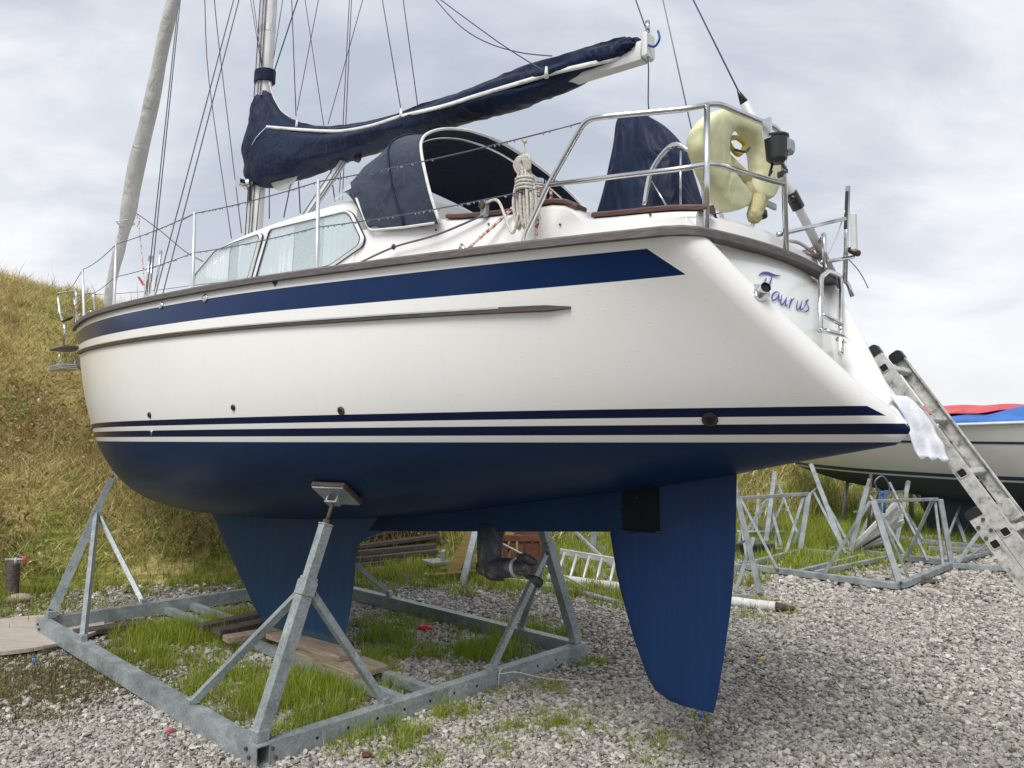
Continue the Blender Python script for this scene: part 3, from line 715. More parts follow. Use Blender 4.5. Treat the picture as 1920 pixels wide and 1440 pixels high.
# pedestal with wheel, under its own cover, comes later. Grab hoop and rails
def bt(pts, r=.0125, name='tube', m='steel', parent=boat, fr=.06, n=10):
    return MB().tube(fillet(pts, fr), r, n).build(name, M[m], parent, True)
pp = thing('pushpit', None, None); pp.parent = boat
for sg in (1, -1):
    pq = [QY(a, b, .80) for a, b in ((985, 453), (988, 425), (1028, 347), (1098, 224), (1130, 217))]
    base = arr(-1.43, .82, zS(-1.43) + .02)
    top = [base, base + arr(-.01, -.01, .07), pq[2], pq[3], pq[4] * arr(1, .985, 1), arr(-2.18, .63, 3.025), arr(-2.26, .54, 3.055), arr(-2.31, .11, 3.065), arr(-2.325, .06, 3.03), arr(-2.325, .06, 2.50)]
    mid = [pq[2] + arr(-.01, 0, 0), arr(-2.17, .65, 2.775), arr(-2.25, .56, 2.80), arr(-2.325, .06, 2.815)]
    if sg < 0:
        top = [arr(p[0], -p[1], p[2]) for p in top[:7]] + [arr(-2.33, -.36, 3.02), arr(-2.335, -.36, 2.5)]; mid = [arr(p[0], -p[1], p[2]) for p in mid[:3]] + [arr(-2.33, -.36, 2.79)]
        top = [arr(-1.43, -.82, 2.5), arr(-1.44, -.81, 2.60)] + [arr(p[0], p[1], p[2] - .35) for p in top[2:8]] + [top[8]] ; mid = []
    bt(top, name='rail')
    if mid: bt(mid, name='rail', r=.0115)
    if sg > 0: bt([arr(-2.235, .575, 3.045), arr(-2.235, .60, 2.49)], name='rail_post', r=.0125)
hp = [arr(p[0], .25, p[2]) for p in (QY(1208, 385, .25), QY(1222, 320, .25), QY(1262, 272, .25), QY(1300, 292, .25), QY(1318, 330, .25), QY(1322, 390, .25))]
gh = bt(smooth_path(hp, 6), .013, 'grab_hoop', fr=.001)
MB().tube([QY(1276, 283, .2), QY(1276, 400, .2)], .006, 8).build('spoke', M['steel'], gh, True)
MB().tube([QY(1222, 340, .2), QY(1258, 400, .2)], .005, 8).build('spoke', M['steel'], gh, True)
# bow: pulpit, step, folded ladder
pu = thing('pulpit', None, None); pu.parent = boat
H1 = [(157, 598), (143, 545), (108, 550), (112, 588), (122, 615), (119, 650)]
L1 = [arr(6.75, .12, 3.05)] + [QY(a, b, .10) for a, b in H1[1:]]
L1[0] = arr(6.95, .12, 3.06)
for sg in (1, -1): bt([arr(p[0], sg * p[1], p[2]) for p in L1], .0125, 'rail', parent=pu, fr=.08)
a = QY(113, 588, .10); b = arr(7.12, .12, QY(150, 577, .10)[2] + .01)
for sg in (1, -1): bt([arr(a[0], sg * a[1], a[2]), arr(b[0], sg * b[1], b[2])], .010, 'rail', parent=pu)
a = QY(118, 603, .10)
for sg in (1, -1): bt([arr(a[0], sg * .1, a[2]), arr(7.2, sg * .08, a[2] + .03)], .018, 'fairlead_tube', 'rubber', pu)
MB().box(((QY(108, 655, 0) + QY(145, 652, 0)) / 2), (.62, .26, .035), bev=.01).build('bow_platform', M['teak'], boat)
a = QY(112, 665, .1); b = QY(108, 688, .1)
for sg in (1, -1): bt([arr(a[0], sg * .1, a[2]), arr(b[0], sg * .1, b[2])], .010, 'ladder_strut', parent=pu)
for k in range(3): MB().box((7.72, 0, b[2] - .022 * k + .02), (.62, .24, .013), bev=.003).build('folded_step', M['alloy'], pu)
MB().tube([QY(142, 668, .0), QY(150, 688, .0), QY(156, 694, 0)], [.02, .03, .012], 10).build('anchor_roller', M['rust'], boat, True)
# stanchions and lifelines
st = []
for (a, b, c) in ((155, 503, 602), (218, 455, 577), (365, 397, 536), (597, 337, 500)):
    y = {155: 1.16, 218: 1.19, 365: 1.16, 597: .99}[a]
    y = .9 * y
    for _ in range(10): tp = QY(a, b, y); y = bS(tp[0]) - .07
    st.append((tp, arr(tp[0], y, zS(tp[0]))))
for sg in (1, -1):
    for tp, bs in st:
        MB().tube([arr(bs[0], sg * bs[1], bs[2]), arr(bs[0], sg * bs[1], bs[2] + .05), arr(tp[0], sg * tp[1], tp[2])], [.014, .0125, .010], 10).build('stanchion', M['alloy'], boat, True)
    for k, fz in ((0, 1.0), (1, .52)):
        pts = [arr(7.15, .16, 3.55 if k == 0 else 3.30)] + [bs + (tp - bs) * (fz - (.02 if k == 0 else 0)) for tp, bs in st]
        pts.append(arr(-1.77, .80, 3.035) if k == 0 else arr(-1.56, .805, 2.80))
        q = []
        for i in range(len(pts) - 1):
            for t in np.linspace(0, 1, 9)[:-1]:
                p = pts[i] * (1 - t) + pts[i+1] * t; L_ = np.linalg.norm(pts[i+1] - pts[i]); q.append(p - arr(0, 0, .010 * L_ * 4 * t * (1 - t)))
        q.append(pts[-1])
        ll = MB().tube([arr(p[0], sg * p[1], p[2]) for p in q], .0032 if k else .0036, 6).build('lifeline', M['wire'], boat, True)
        if sg > 0:
            dm = MB()
            for i in range(150):
                t = random.random(); j = int(t * (len(q) - 1)); u = t * (len(q) - 1) - j; p = q[j] * (1 - u) + q[min(j + 1, len(q) - 1)] * u
                if p[0] < 2.0: dm.ball(p - arr(0, 0, .006), .0042, 6, 4, (1, 1, 1.25))
            dm.build('rain_drop', M['smoked'], ll, True); tag(ll.children[0], kind='stuff')

# mast, boom, sail cover ----------------------------------------------
mast = thing('mast', None, None); mast.parent = boat
mA, mB = arr(2.655, 0, 2.70), arr(2.655 - .085 * 10, 0, 12.9)
mprof = [(math.cos(a) * .062, math.sin(a) * .092) for a in [2 * math.pi * k / 20 for k in range(20)]]
mdir = unit(mB - mA)
def mpt(z, dx=0, dy=0): t = (z - mA[2]) / (mB[2] - mA[2]); return mA + (mB - mA) * t + arr(dx, dy, 0)
mp = MB().tube([mA, mB], 1.0, prof=mprof, up0=(1, 0, 0)).build('mast_profile', M['white_alloy'], mast, True, sharp=40)
MB().tube([mpt(2.8, -.088), mpt(12.8, -.088)], 1.0, prof=[(-.016, -.014), (.016, -.014), (.016, .012), (-.016, .012)], up0=(1, 0, 0)).build('sail_track', M['alloy'], mast)
MB().tube([mpt(5.30, 0), mpt(5.36, 0)], 1.0, prof=[(a * 1.04, b * 1.04) for a, b in mprof], up0=(1, 0, 0)).build('tape_band', M['alloy'], mast, True, sharp=40)
MB().tube([mpt(9.0, 0, 1.15), mpt(9.0, 0, 0), mpt(9.0, 0, -1.15)], .022, 8).build('spreader', M['alloy'], mast, True)
wn = MB().tube([mpt(3.93, .02, .06), mpt(3.93, .02, .10), mpt(3.93, .02, .12), mpt(3.93, .02, .17), mpt(3.93, .02, .18)], [.05, .05, .032, .036, .05], 16).build('mast_winch', M['steel'], mast, True, sharp=40)
MB().box(mpt(3.84, -.01, .075), (.03, .02, .16), bev=.004).build('cleat', M['black'], mast)
MB().box(mpt(3.95, -.05, .075), (.05, .02, .10), bev=.004).build('cleat', M['black'], mast)
for dx, dy, m_ in ((.02, .075, 'halyard'), (-.03, .07, 'halyard_red'), (-.06, .06, 'halyard')):
    MB().tube([mpt(2.8, dx, dy), mpt(4.3, dx, dy), mpt(12.5, dx * .8, dy)], .0045, 6).build('halyard', M[m_], mast, True)
# boom
bA = arr(2.50, 0, 4.02); bB = QY(1209, 94, 0); bB = arr(bB[0], 0, bB[2] - .01)
boom = thing('boom', None, None); boom.parent = boat
def boomp(x, dz=0, dy=0): t = (bA[0] - x) / (bA[0] - bB[0]); return bA + (bB - bA) * t + arr(0, dy, dz)
bprof = [(.034, -.050), (.040, -.025), (.040, .035), (.030, .052), (.012, .057), (-.012, .057), (-.030, .052), (-.040, .035), (-.040, -.025), (-.034, -.050)]
MB().tube([bA, bB], 1.0, prof=bprof, up0=(0, 0, 1)).build('boom_profile', M['white_alloy'], boom, True, sharp=35)
ec = MB().box(bB + arr(-.02, 0, .02), (.035, .085, .14), bev=.01).build('end_fitting', M['white_alloy'], boom)
MB().tube([bB + arr(-.02, 0, .10), bB + arr(-.02, 0, .16)], .012, 8).build('shackle', M['steel'], boom, True)
MB().tube(smooth_path([bB + arr(-.03, .02, .02), bB + arr(-.08, .03, -.01), bB + arr(-.11, .03, .02), bB + arr(-.10, .03, .07)], 5), [.006] * 15 + [.003], 8).build('hook', M['lettering'], boom, True)
MB().tube([bB + arr(-.03, .02, .05), bB + arr(-.035, .02, -.12), bB + arr(-.03, .02, -.28), bB + arr(-.035, .02, -.36)], .004, 6).build('loose_cord', M['halyard'], boom, True)
vg = MB().tube([boomp(1.20, -.10), mpt(2.95, -.12)], [.028, .036], 14).build('boom_vang', M['white_alloy'], boom, True)
va = boomp(1.20, -.10); vb = mpt(2.95, -.12); MB().tube([va + (vb - va) * .55, va + (vb - va) * .60], .040, 14).build('collar', M['black'], vg, True)
MB().tube([va + (vb - va) * .64, va + (vb - va) * .67], .039, 14).build('collar', M['red_timber'], vg, True)
for dx in (.07, .12, -.02): MB().tube([boomp(1.20 - dx, -.09, .03), mpt(2.95, -.10 - dx, .04)], .0035, 6).build('vang_line', M['halyard'], boom, True)
for x in (1.02, .36, .17): 
    c = boomp(x, -.11, .0); MB().tube([c + arr(0, -.012, 0), c + arr(0, .012, 0)], .035, 14).build('block', M['black'], boom, True, sharp=40)
    MB().tube([c, c + arr(0, 0, .07)], .006, 6).build('shackle', M['steel'], boom, True)
# sail cover
cover = MB()
cs = [  # px, top py, bottom py, half width
    (466, 262, 340, .030), (474, 232, 348, .10), (484, 190, 350, .15), (494, 152, 352, .17), (506, 176, 352, .17), (522, 203, 346, .17), (545, 222, 339, .16), (575, 232, 330, .15), (610, 236, 314, .145), (650, 234, 300, .14),
    (700, 226, 282, .13), (760, 209, 264, .125), (800, 194, 251, .12), (860, 176, 230, .12), (910, 155, 216, .115), (960, 133, 203, .11), (1010, 116, 187, .105), (1060, 102, 166, .10), (1100, 88, 143, .09), (1140, 79, 127, .085), (1172, 72, 112, .08), (1186, 70, 104, .078), (1200, 72, 94, .06)]
lp = []; rc = random.Random(3); cmid = []
for i, (px, ty, by, hw) in enumerate(cs):
    tp, bt_ = QY(px, ty, 0), QY(px, by, 0); h = tp[2] - bt_[2]; x = tp[0]; ring = []
    low = max(.25, 0.0)
    for k in range(28):
        a = 2 * math.pi * k / 28; s_, c_ = math.sin(a), math.cos(a)
        u = .5 + .5 * s_                                   # 0 bottom, 1 top
        wd = hw * (1.0 - .72 * max(0, (u - .35) / .65) ** 1.4) * (1 if u > .06 else (u / .06) ** .3 * .8 + .2)
        yy = wd * np.sign(c_) * abs(c_) ** .6
        yy += (.010 * math.sin(k * 1.3 + i * 1.7) + .007 * math.sin(k * 2.1 + i * .8)) * (1 if abs(c_) > .3 else 0)
        ring.append(arr(x + (bt_[0] - tp[0]) * (1 - u) , yy, bt_[2] + h * u))
    lp.append(ring)
    cmid.append(ring)
fine = []
for i in range(len(lp) - 1):
    for t in (0, .25, .5, .75):
        p0, p1, p2, p3 = lp[max(i-1, 0)], lp[i], lp[i+1], lp[min(i+2, len(lp)-1)]
        fine.append([.5 * ((2 * b) + (-a + c) * t + (2*a - 5*b + 4*c - d_) * t*t + (-a + 3*b - 3*c + d_) * t**3) + arr(0, .0045 * math.sin(j * 1.9 + i * 3 + t * 6), .004 * math.sin(i * 2 + t * 5 + j)) for j, (a, b, c, d_) in enumerate(zip(p0, p1, p2, p3))])
fine.append(lp[-1])
sc = thing('sail_cover', None, None); sc.parent = boat
cover.loft(fine, True, True).build('cover_cloth', M['navy_canvas'], sc, True)
def on_cover(px, py, off=.006):
    y = .1
    for _ in range(12):
        q = QY(px, py, y); i = min(range(len(fine)), key=lambda k: abs(fine[k][0][0] - q[0])); rg = fine[i]
        c = min(rg, key=lambda p: abs(p[2] - q[2]) + (10 if p[1] < 0 else 0)); y = .5 * y + .5 * (c[1] + off)
    return arr(q[0], y, q[2])
wb = [(500, 238), (560, 243), (610, 246), (650, 245), (700, 235), (750, 219), (800, 207), (840, 197), (890, 181), (940, 166), (990, 151), (1040, 136), (1100, 122), (1168, 107)]
wp = [on_cover(a, b, .004) for a, b in wb]
MB().tube(smooth_path(wp, 4), 1.0, prof=[(-.004, -.0125), (.005, -.0125), (.008, 0), (.005, .0125), (-.004, .0125)], up0=(0, 0, 1)).build('webbing_band', M['webbing'], sc, True)
MB().tube(smooth_path([on_cover(500, 238, .003), on_cover(482, 256, .003), on_cover(472, 272, .003)], 4), .004, 6).build('seam', M['webbing'], sc, True)
MB().tube(smooth_path([QY(505, 155, .05), QY(512, 180, .06), QY(527, 207, .06), QY(545, 220, .05)], 4), .004, 6).build('seam', M['webbing'], sc, True)
MB().tube([mpt(QY(492, 158, 0)[2], -.01), mpt(QY(492, 138, 0)[2], -.01)], 1.0, prof=[(a * 1.35, b * 1.3) for a, b in mprof], up0=(1, 0, 0)).build('collar', M['navy_canvas'], sc, True, sharp=50)
cl_ = [QY(a, b, .03) for a, b in ((508, 322), (560, 312), (563, 318), (550, 345), (530, 357), (515, 352))]
MB().prism(smooth_path(cl_, 4, True), (0, 1, 0), .012).build('sail_clew', M['sailcloth'], boom, True, sharp=40)
MB().tube([boomp(1.95, -.02, .055), boomp(1.0, -.03, .05)], 1.0, prof=[(-.006, -.022), (.006, -.022), (.006, .022), (-.006, .022)], up0=(0, 0, 1)).build('boom_track', M['white_alloy'], boom)
# furled headsail
fA, fB = arr(6.22, 0, 3.05), arr(6.22 - 4.10 * .55, 0, 3.05 + 7.6 * .55 * 1.0)
g0, g1 = QY(200, 577, 0), QY(325, 0, 0); gd = (g1 - g0) / (g1[2] - g0[2])
gp, gr = [], []
rr = hermite([0, .5, .65, .75, .9, 1.05, 1.5, 2.4, 3.4, 6, 9], [.045, .060, .066, .056, .060, .082, .090, .074, .068, .06, .045])
for i in range(140):
    z = i / 139 * 9.0; gp.append(g0 + gd * z + arr(0, .008 * math.sin(z * 5), 0)); gr.append(rr(z) * (1 + .03 * math.sin(z * 9)))
spr = []
for i in range(140):
    ph = i * .16
    spr.append([(math.cos(a) * (1 + .10 * math.exp(-((((a - ph) % (2 * math.pi)) - 1.0) ** 2) * 6)), math.sin(a) * (1 + .10 * math.exp(-((((a - ph) % (2 * math.pi)) - 1.0) ** 2) * 6))) for a in [2 * math.pi * k / 24 for k in range(24)]])
gen = MB().tube(gp, gr, prof=spr, up0=(1, 0, 0)).build('furled_headsail', M['sailcloth'], boat, True)
MB().tube([g0 - gd * .28, g0 + gd * .02], .02, 10).build('forestay', M['steel'], boat, True)
MB().tube([g0 - gd * .12, g0 - gd * .02], [.07, .07], 16).build('furling_drum', M['black'], boat, True, sharp=40)
c = g0 + gd * .95; MB().tube(smooth_path([c + arr(0, .1, 0), c + arr(-.08, .11, -.02), c + arr(-.1, 0, .02), c + arr(-.02, -.1, 0), c + arr(.09, 0, -.02), c + arr(0, .1, 0)], 5), .006, 6).build('tie_cord', M['rope'], gen, True)
kn = QY(256, 400, .05)
for q in ([(256, 400), (262, 440), (268, 500), (272, 560)], [(256, 400), (300, 432), (345, 470), (380, 490)], [(256, 400), (262, 412), (258, 425)]):
    MB().tube(smooth_path([QY(a, b, .06 + .0 * i) for i, (a, b) in enumerate(q)], 4), .006, 6).build('headsail_sheet', M['red_rope'] if q[1][0] == 262 else M['halyard_red'], boat, True)
# standing and running rigging: each line through two measured points in a plane y = const, running on up to the masthead region
def line(name, p, q, y0, y1, r=.003, m='wire', zmax=10.5, par=boat):
    a = QY(*p, y0); b = QY(*q, y1); dirv = (b - a) / max(b[2] - a[2], .05); e = a + dirv * (zmax - a[2]) if b[2] > a[2] + .05 else b
    return MB().tube([a, b, e], r, 6).build(name, M[m], par, True)
line('upper_shroud', (275, 555), (333, 20), 1.12, .95, .0038); line('upper_shroud', (281, 553), (336, 20), 1.12, .95, .0038)
line('lower_shroud', (291, 555), (438, 0), 1.13, .80, .0038); line('lower_shroud', (305, 552), (448, 0), 1.13, .80, .0038)
for a, b in (((274, 556), (281, 480)), ((281, 556), (286, 480)), ((290, 556), (302, 470))):
    MB().tube([QY(*a, 1.12), QY(*b, 1.10)], .010, 8).build('turnbuckle', M['steel'], boat, True)
def curve_line(name, pts, y0, y1, r=.0035, m='halyard_red'):
    n = len(pts); return MB().tube(smooth_path([QY(a, b, y0 + (y1 - y0) * i / (n - 1)) for i, (a, b) in enumerate(pts)], 4), r, 6).build(name, M[m], boat, True)
curve_line('flag_halyard', [(434, 447), (392, 153), (384, 0), (380, -120)], -.2, .0, .0048); curve_line('flag_halyard', [(453, 437), (415, 123), (402, 0), (394, -120)], -.2, 0, .0048)
for p, q, yy, m_, r_ in (((492, 133), (470, 0), .08, 'halyard', .003), ((491, 120), (475, 0), .09, 'halyard', .003), ((513, 110), (530, 0), -.05, 'halyard', .003), ((513, 137), (558, 0), -.05, 'blue_tie', .005),
                         ((555, 217), (547, 0), .05, 'halyard', .0038), ((557, 207), (597, 0), .02, 'halyard', .003), ((607, 235), (572, 0), .03, 'halyard', .003), ((615, 233), (680, 0), -.3, 'halyard', .003),
                         ((642, 375), (659, 0), -1.1, 'wire', .0045), ((636, 375), (655, 0), -1.1, 'wire', .0045), ((752, 207), (717, 0), .04, 'halyard', .0035), ((783, 197), (756, 0), .0, 'halyard', .0035)):
    line('rigging_line', p, q, yy, yy, r_, m_)
for p, q, yy, m_ in (((488, 352), (480, 440), .12, 'halyard_red'), ((505, 352), (505, 410), .05, 'halyard_red'), ((545, 345), (532, 408), .05, 'halyard'), ((560, 340), (563, 400), -.05, 'halyard'), ((620, 318), (628, 378), -.1, 'halyard_red')):
    MB().tube([QY(*p, yy), QY(*q, yy)], .005, 6).build('control_line', M[m_], boat, True)
curve_line('lazy_jack', [(793, -30), (853, 40), (907, 77), (973, 98), (1035, 105)], 0, .02, .0035, 'halyard'); curve_line('lazy_jack', [(800, -20), (933, 78), (1026, 137)], .1, .09, .0035, 'halyard')
for a, b in ((1026, 137), (752, 212), (555, 232)):
    p = on_cover(a, b, .012); MB().tube([p + arr(0, 0, .035), p, p - arr(0, 0, .03)], [.006, .011, .014], 8).build('tab', M['webbing'], sc, True)
line('topping_lift', (1214, 62), (1192, 0), 0, 0, .0035, 'halyard'); line('pennant_line', (1301, 262), (1243, 0), .3, .1, .003, 'wire')
# backstay with white tube
b0, b1 = QX(1560, 512, -2.24), QX(1395, 192, -2.06)
MB().tube([b0, b1], .0215, 14).build('backstay_tube', M['white_alloy'], boat, True)
bd = (b1 - b0) / (b1[2] - b0[2]); MB().tube([b1, b1 + bd * .05], [.021, .006], 12).build('tube_cap', M['black'], boat, True)
e2 = QX(1300, 0, b1[0] + .3); MB().tube([b1, e2, e2 + (e2 - b1) * 6], .004, 6).build('backstay', M['halyard'], boat, True)
c = b0 + (b1 - b0) * .44; cb = MB().tube([c - unit(b1 - b0) * .045, c + unit(b1 - b0) * .045], .032, 14).build('tube_clamp', M['black'], boat, True, sharp=40)
MB().tube([c + arr(0, .03, 0), c + arr(-.02, .055, 0)], [.02, .014], 12).build('clamp_knob', M['black'], cb, True)
# antenna pole & outboard bracket on the starboard quarter
ap = thing('antenna_pole', None, None); ap.parent = boat
a0, a1 = QX(1584, 530, -2.28), QX(1590, 350, -2.28)
MB().tube([a0, a1], .013, 10).build('pole', M['steel'], ap, True)
MB().tube([a1 + arr(0, .012, -.03), a0 + (a1 - a0) * .55 + arr(0, .012, 0)], 1.0, prof=[(-.008, -.008), (.008, -.008), (.008, .008), (-.008, .008)]).build('rubber_strip', M['black'], ap)
b = QX(1601, 400, -2.35); b2 = QX(1601, 470, -2.35); MB().box((b + b2) / 2, (.025, .03, abs(b[2] - b2[2])), bev=.006).build('bracket_board', M['white_alloy'], ap)
b = QX(1602, 472, -2.30); MB().tube([b + arr(0, .05, 0), b - arr(0, .05, 0)], .018, 10).build('pivot', M['rust'], ap, True)
MB().tube(smooth_path([QX(1584, 395, -2.3), QX(1570, 440, -2.3), QX(1545, 490, -2.3)], 5), .003, 6).build('cable', M['rope'], ap, True)
MB().tube(smooth_path([QX(1590, 485, -2.3), QX(1612, 510, -2.3), QX(1628, 540, -2.3)], 5), .003, 6).build('cable', M['rope'], ap, True)
bt([QX(1459, 440, -2.3), QX(1584, 410, -2.3)], .0105, 'rail', parent=pp)
bt([QX(1540, 492, -2.3), QX(1600, 482, -2.3)], .010, 'rail', parent=pp)
# small curved moulding on the after deck, starboard
MB().tube(smooth_path([QX(1440, 455, -2.1), QX(1490, 453, -2.1), QX(1520, 470, -2.15), QX(1548, 500, -2.2)], 5), .010, 8).build('mooring_line', M['rope'], boat, True)
MB().tube(smooth_path([QX(1352, 400, -2.2), QX(1360, 425, -2.2), QX(1382, 442, -2.2), QX(1402, 440, -2.2), QX(1412, 420, -2.2)], 5), .009, 8).build('mooring_line', M['rope'], boat, True)
MB().tube(smooth_path([QX(1335, 385, -2.2), QX(1345, 420, -2.2), QX(1352, 436, -2.2)], 5), .007, 8).build('shackle_cord', M['black'], boat, True)
hd = QX(1500, 478, -1.9)
MB().ball(hd + arr(.15, -.05, -.10), .22, 20, 12, (1.1, 1.4, .75)).build('locker_lid', M['deck'], boat, True)
# transom ladder
tl = thing('transom_ladder', None, None); tl.parent = boat
lo1 = [QT(1537, 620, .085), QT(1539, 520, .085), QT(1553, 508, .085), QT(1575, 518, .085), QT(1578, 540, .085), QT(1576, 662, .085)]
bt(lo1, .0125, 'ladder_frame', parent=tl, fr=.05)
bt([QT(1543, 590, .085), QT(1577, 608, .085)], .011, 'rung', parent=tl)
bt([QT(1578, 520, .02), QT(1590, 532, .03), QT(1598, 556, .02)], .011, 'ladder_frame', parent=tl)
bt([QT(1542, 620, .085), QT(1548, 620, .14), QT(1578, 628, .17), QT(1590, 640, .085), QT(1570, 636, .04)], .011, 'ladder_step', parent=tl, fr=.04)
for a, b in ((1540, 525), (1540, 615), (1577, 655)):
    MB().tube([QT(a, b, .0), QT(a, b, .055)], .009, 8).build('mount', M['steel'], tl, True)
# exhaust
e = QT(1424, 545, .0); e = section(0.02)[int(NJ * .55)]
ex = None
for j in range(NJ + 1):
    for rg in trings[1:]:
        q = rg[j]; d_ = W(q); 
        # nearest ring point to the measured pixel
        v_ = d_ - CP; yy = v_[1] * math.cos(PITCH) + v_[2] * math.sin(PITCH); zz = -v_[1] * math.sin(PITCH) + v_[2] * math.cos(PITCH)
        e_ = (960 + FPX * v_[0] / yy - 1432) ** 2 + (720 - FPX * zz / yy - 545) ** 2
        if ex is None or e_ < ex[0]: ex = (e_, q)
e = ex[1]; dn = unit(AFT + arr(0, .6, .0))
eo = MB().tube([e - dn * .01, e + dn * .006, e + dn * .009], [.040, .040, .034], 24).build('exhaust_outlet', M['steel'], boat, True, sharp=40)
MB().tube([e, e + unit(dn + arr(0, 0, -.25)) * .05, ], [.021, .021], 16, caps=False).build('pipe', M['steel'], eo, True)
MB().tube([e, e + unit(dn + arr(0, 0, -.25)) * .042, ], [.018, .018], 16).build('bore', M['hole'], eo)
# the name, written in script
def stroke(pts, w0, w1, closed=False):
    P = smooth_path(pts, 6); P = [QT(a, b, .003) for a, b in P]; n = len(P)
    R = [max(.0016, w0 + (w1 - w0) * math.sin(math.pi * i / (n - 1)) ** 1.0) for i in range(n)]
    lps = []
    for i in range(n):
        T_ = unit(P[min(i+1, n-1)] - P[max(i-1, 0)]); sN = unit(np.cross(PN, T_)); lps.append([P[i] - sN * R[i], P[i] + sN * R[i], P[i] + sN * R[i] + PN * .001, P[i] - sN * R[i] + PN * .001])
    return lps
nm = MB()
strokes = [
 ([(1423, 517), (1430, 512), (1441, 512), (1452, 516), (1463, 517)], .001, .006),
 ([(1448, 516), (1444, 530), (1438, 543), (1430, 548), (1422, 545)], .001, .005), ([(1437, 521), (1433, 530)], .001, .003),
 ([(1461, 549), (1456, 547), (1450, 551), (1447, 559), (1450, 563), (1457, 559), (1461, 550)], .0015, .0035), ([(1461, 550), (1460, 562), (1466, 562)], .001, .003),
 ([(1466, 553), (1464, 563), (1464, 570), (1468, 570), (1474, 560)], .0010, .0036), ([(1475, 557), (1473, 567), (1473, 573), (1477, 571)], .0010, .0036),
 ([(1484, 560), (1482, 568), (1479, 578)], .0014, .0038), ([(1480, 573), (1484, 565), (1488, 560), (1491, 562)], .0008, .0022),
 ([(1496, 563), (1494, 572), (1494, 579), (1498, 579), (1503, 567)], .0010, .0036), ([(1504, 563), (1501, 576), (1502, 581), (1507, 577)], .0012, .0035),
 ([(1516, 561), (1512, 564), (1512, 569), (1516, 575), (1515, 582), (1509, 584), (1506, 580)], .0012, .0035), ([(1507, 577), (1512, 568), (1516, 561)], .001, .0022)]
for p_, a, b in strokes: nm.loft(stroke(p_, a, b), True, True)
nm.build('name_lettering', M['lettering'], boat)
# deck hardware near the cockpit
def block_at(p, nm_='turning_block'):
    o = MB().box(p, (.035, .03, .075), bev=.006).build(nm_, M['galv'], boat)
    MB().tube([p + arr(0, .012, .015), p + arr(0, .028, .015)], .018, 12).build('sheave', M['rust'], o, True, sharp=40)
c = cab_pt(909, 392, .012); block_at(c)
MB().tube([c + arr(-.02, 0, .035), c + arr(.02, 0, .035)], .016, 10).build('stanchion_cup', M['rust'], boat, True)
MB().tube(smooth_path([cab_pt(905, 404, .02), cab_pt(820, 440, .03), cab_pt(740, 463, .03), cab_pt(676, 492, .04)], 6), .006, 8).build('jib_sheet', M['wire'], boat, True)
k = cab_pt(738, 463, .032); MB().ball(k, .012, 8, 6, (1.2, 1, 1.4)).build('knot', M['black'], boat, True)
MB().tube(smooth_path([cab_pt(968, 383, .02), cab_pt(930, 420, .03), cab_pt(893, 452, .05), cab_pt(877, 468, .06)], 6), .008, 8).build('genoa_sheet', M['red_rope'], boat, True)
MB().tube(smooth_path([cab_pt(1010, 372, .01), cab_pt(1006, 400, .03), cab_pt(1006, 425, .03), cab_pt(1004, 452, .03)], 6), .008, 8).build('hanging_tail', M['red_rope'], boat, True)
for q in ((1003, 412), (1010, 407), (1007, 418)): MB().ball(cab_pt(*q, .035), .013, 8, 6, (1, .8, 1.3)).build('knot', M['red_rope'], boat, True)
p = cab_pt(866, 464, .09); MB().tube([p + arr(.02, 0, -.03), p + arr(0, 0, .008), p + arr(-.03, 0, -.03)], .014, 10).build('fairlead', M['steel'], boat, True)
wq = cab_pt(1003, 372, -.06)
wi = MB().tube([wq + arr(0, 0, -.05), wq + arr(0, 0, -.02), wq, wq + arr(0, 0, .06), wq + arr(0, 0, .065), wq + arr(0, 0, .085), wq + arr(0, 0, .09)], [.068, .068, .045, .042, .055, .055, .03], 20).build('sheet_winch', M['steel'], boat, True, sharp=40)
MB().box(cab_pt(995, 388, -.04), (.15, .10, .045), bev=.008).build('winch_base', M['alloy'], boat)
tn = MB()
for k in range(5):
    c = wq + arr(0, 0, .004 + k * .013); tn.tube([c + arr(math.cos(a) * .05, math.sin(a) * .05, 0) for a in np.linspace(0, 2 * math.pi, 18)], .0065, 6)
tn.tube(smooth_path([wq + arr(-.05, .02, .01), wq + arr(-.09, .05, .02), wq + arr(-.13, .04, .0), wq + arr(-.12, .03, -.04), wq + arr(-.06, .05, -.03)], 5), .0065, 6)
tn.build('rope_turns', M['red_rope'], wi, True)
for q in ((817, 431), (916, 420), (1050, 421), (1219, 402)):
    MB().ball(cab_pt(*q, .001), .006, 8, 6).build('snap_stud', M['rust'], boat, True)
# flag halyard post with pennant near the bow, on the far side deck
a, b = QY(258, 560, -.3), QY(257, 520, -.3)
MB().tube([a, b], .004, 6).build('pennant_staff', M['webbing'], boat, True)
MB().prism([QY(257, 518, -.3), QY(262, 519, -.3), QY(272, 533, -.3), QY(268, 536, -.3)], (0, 1, 0), .004).build('pennant', M['red_tarp'], boat)
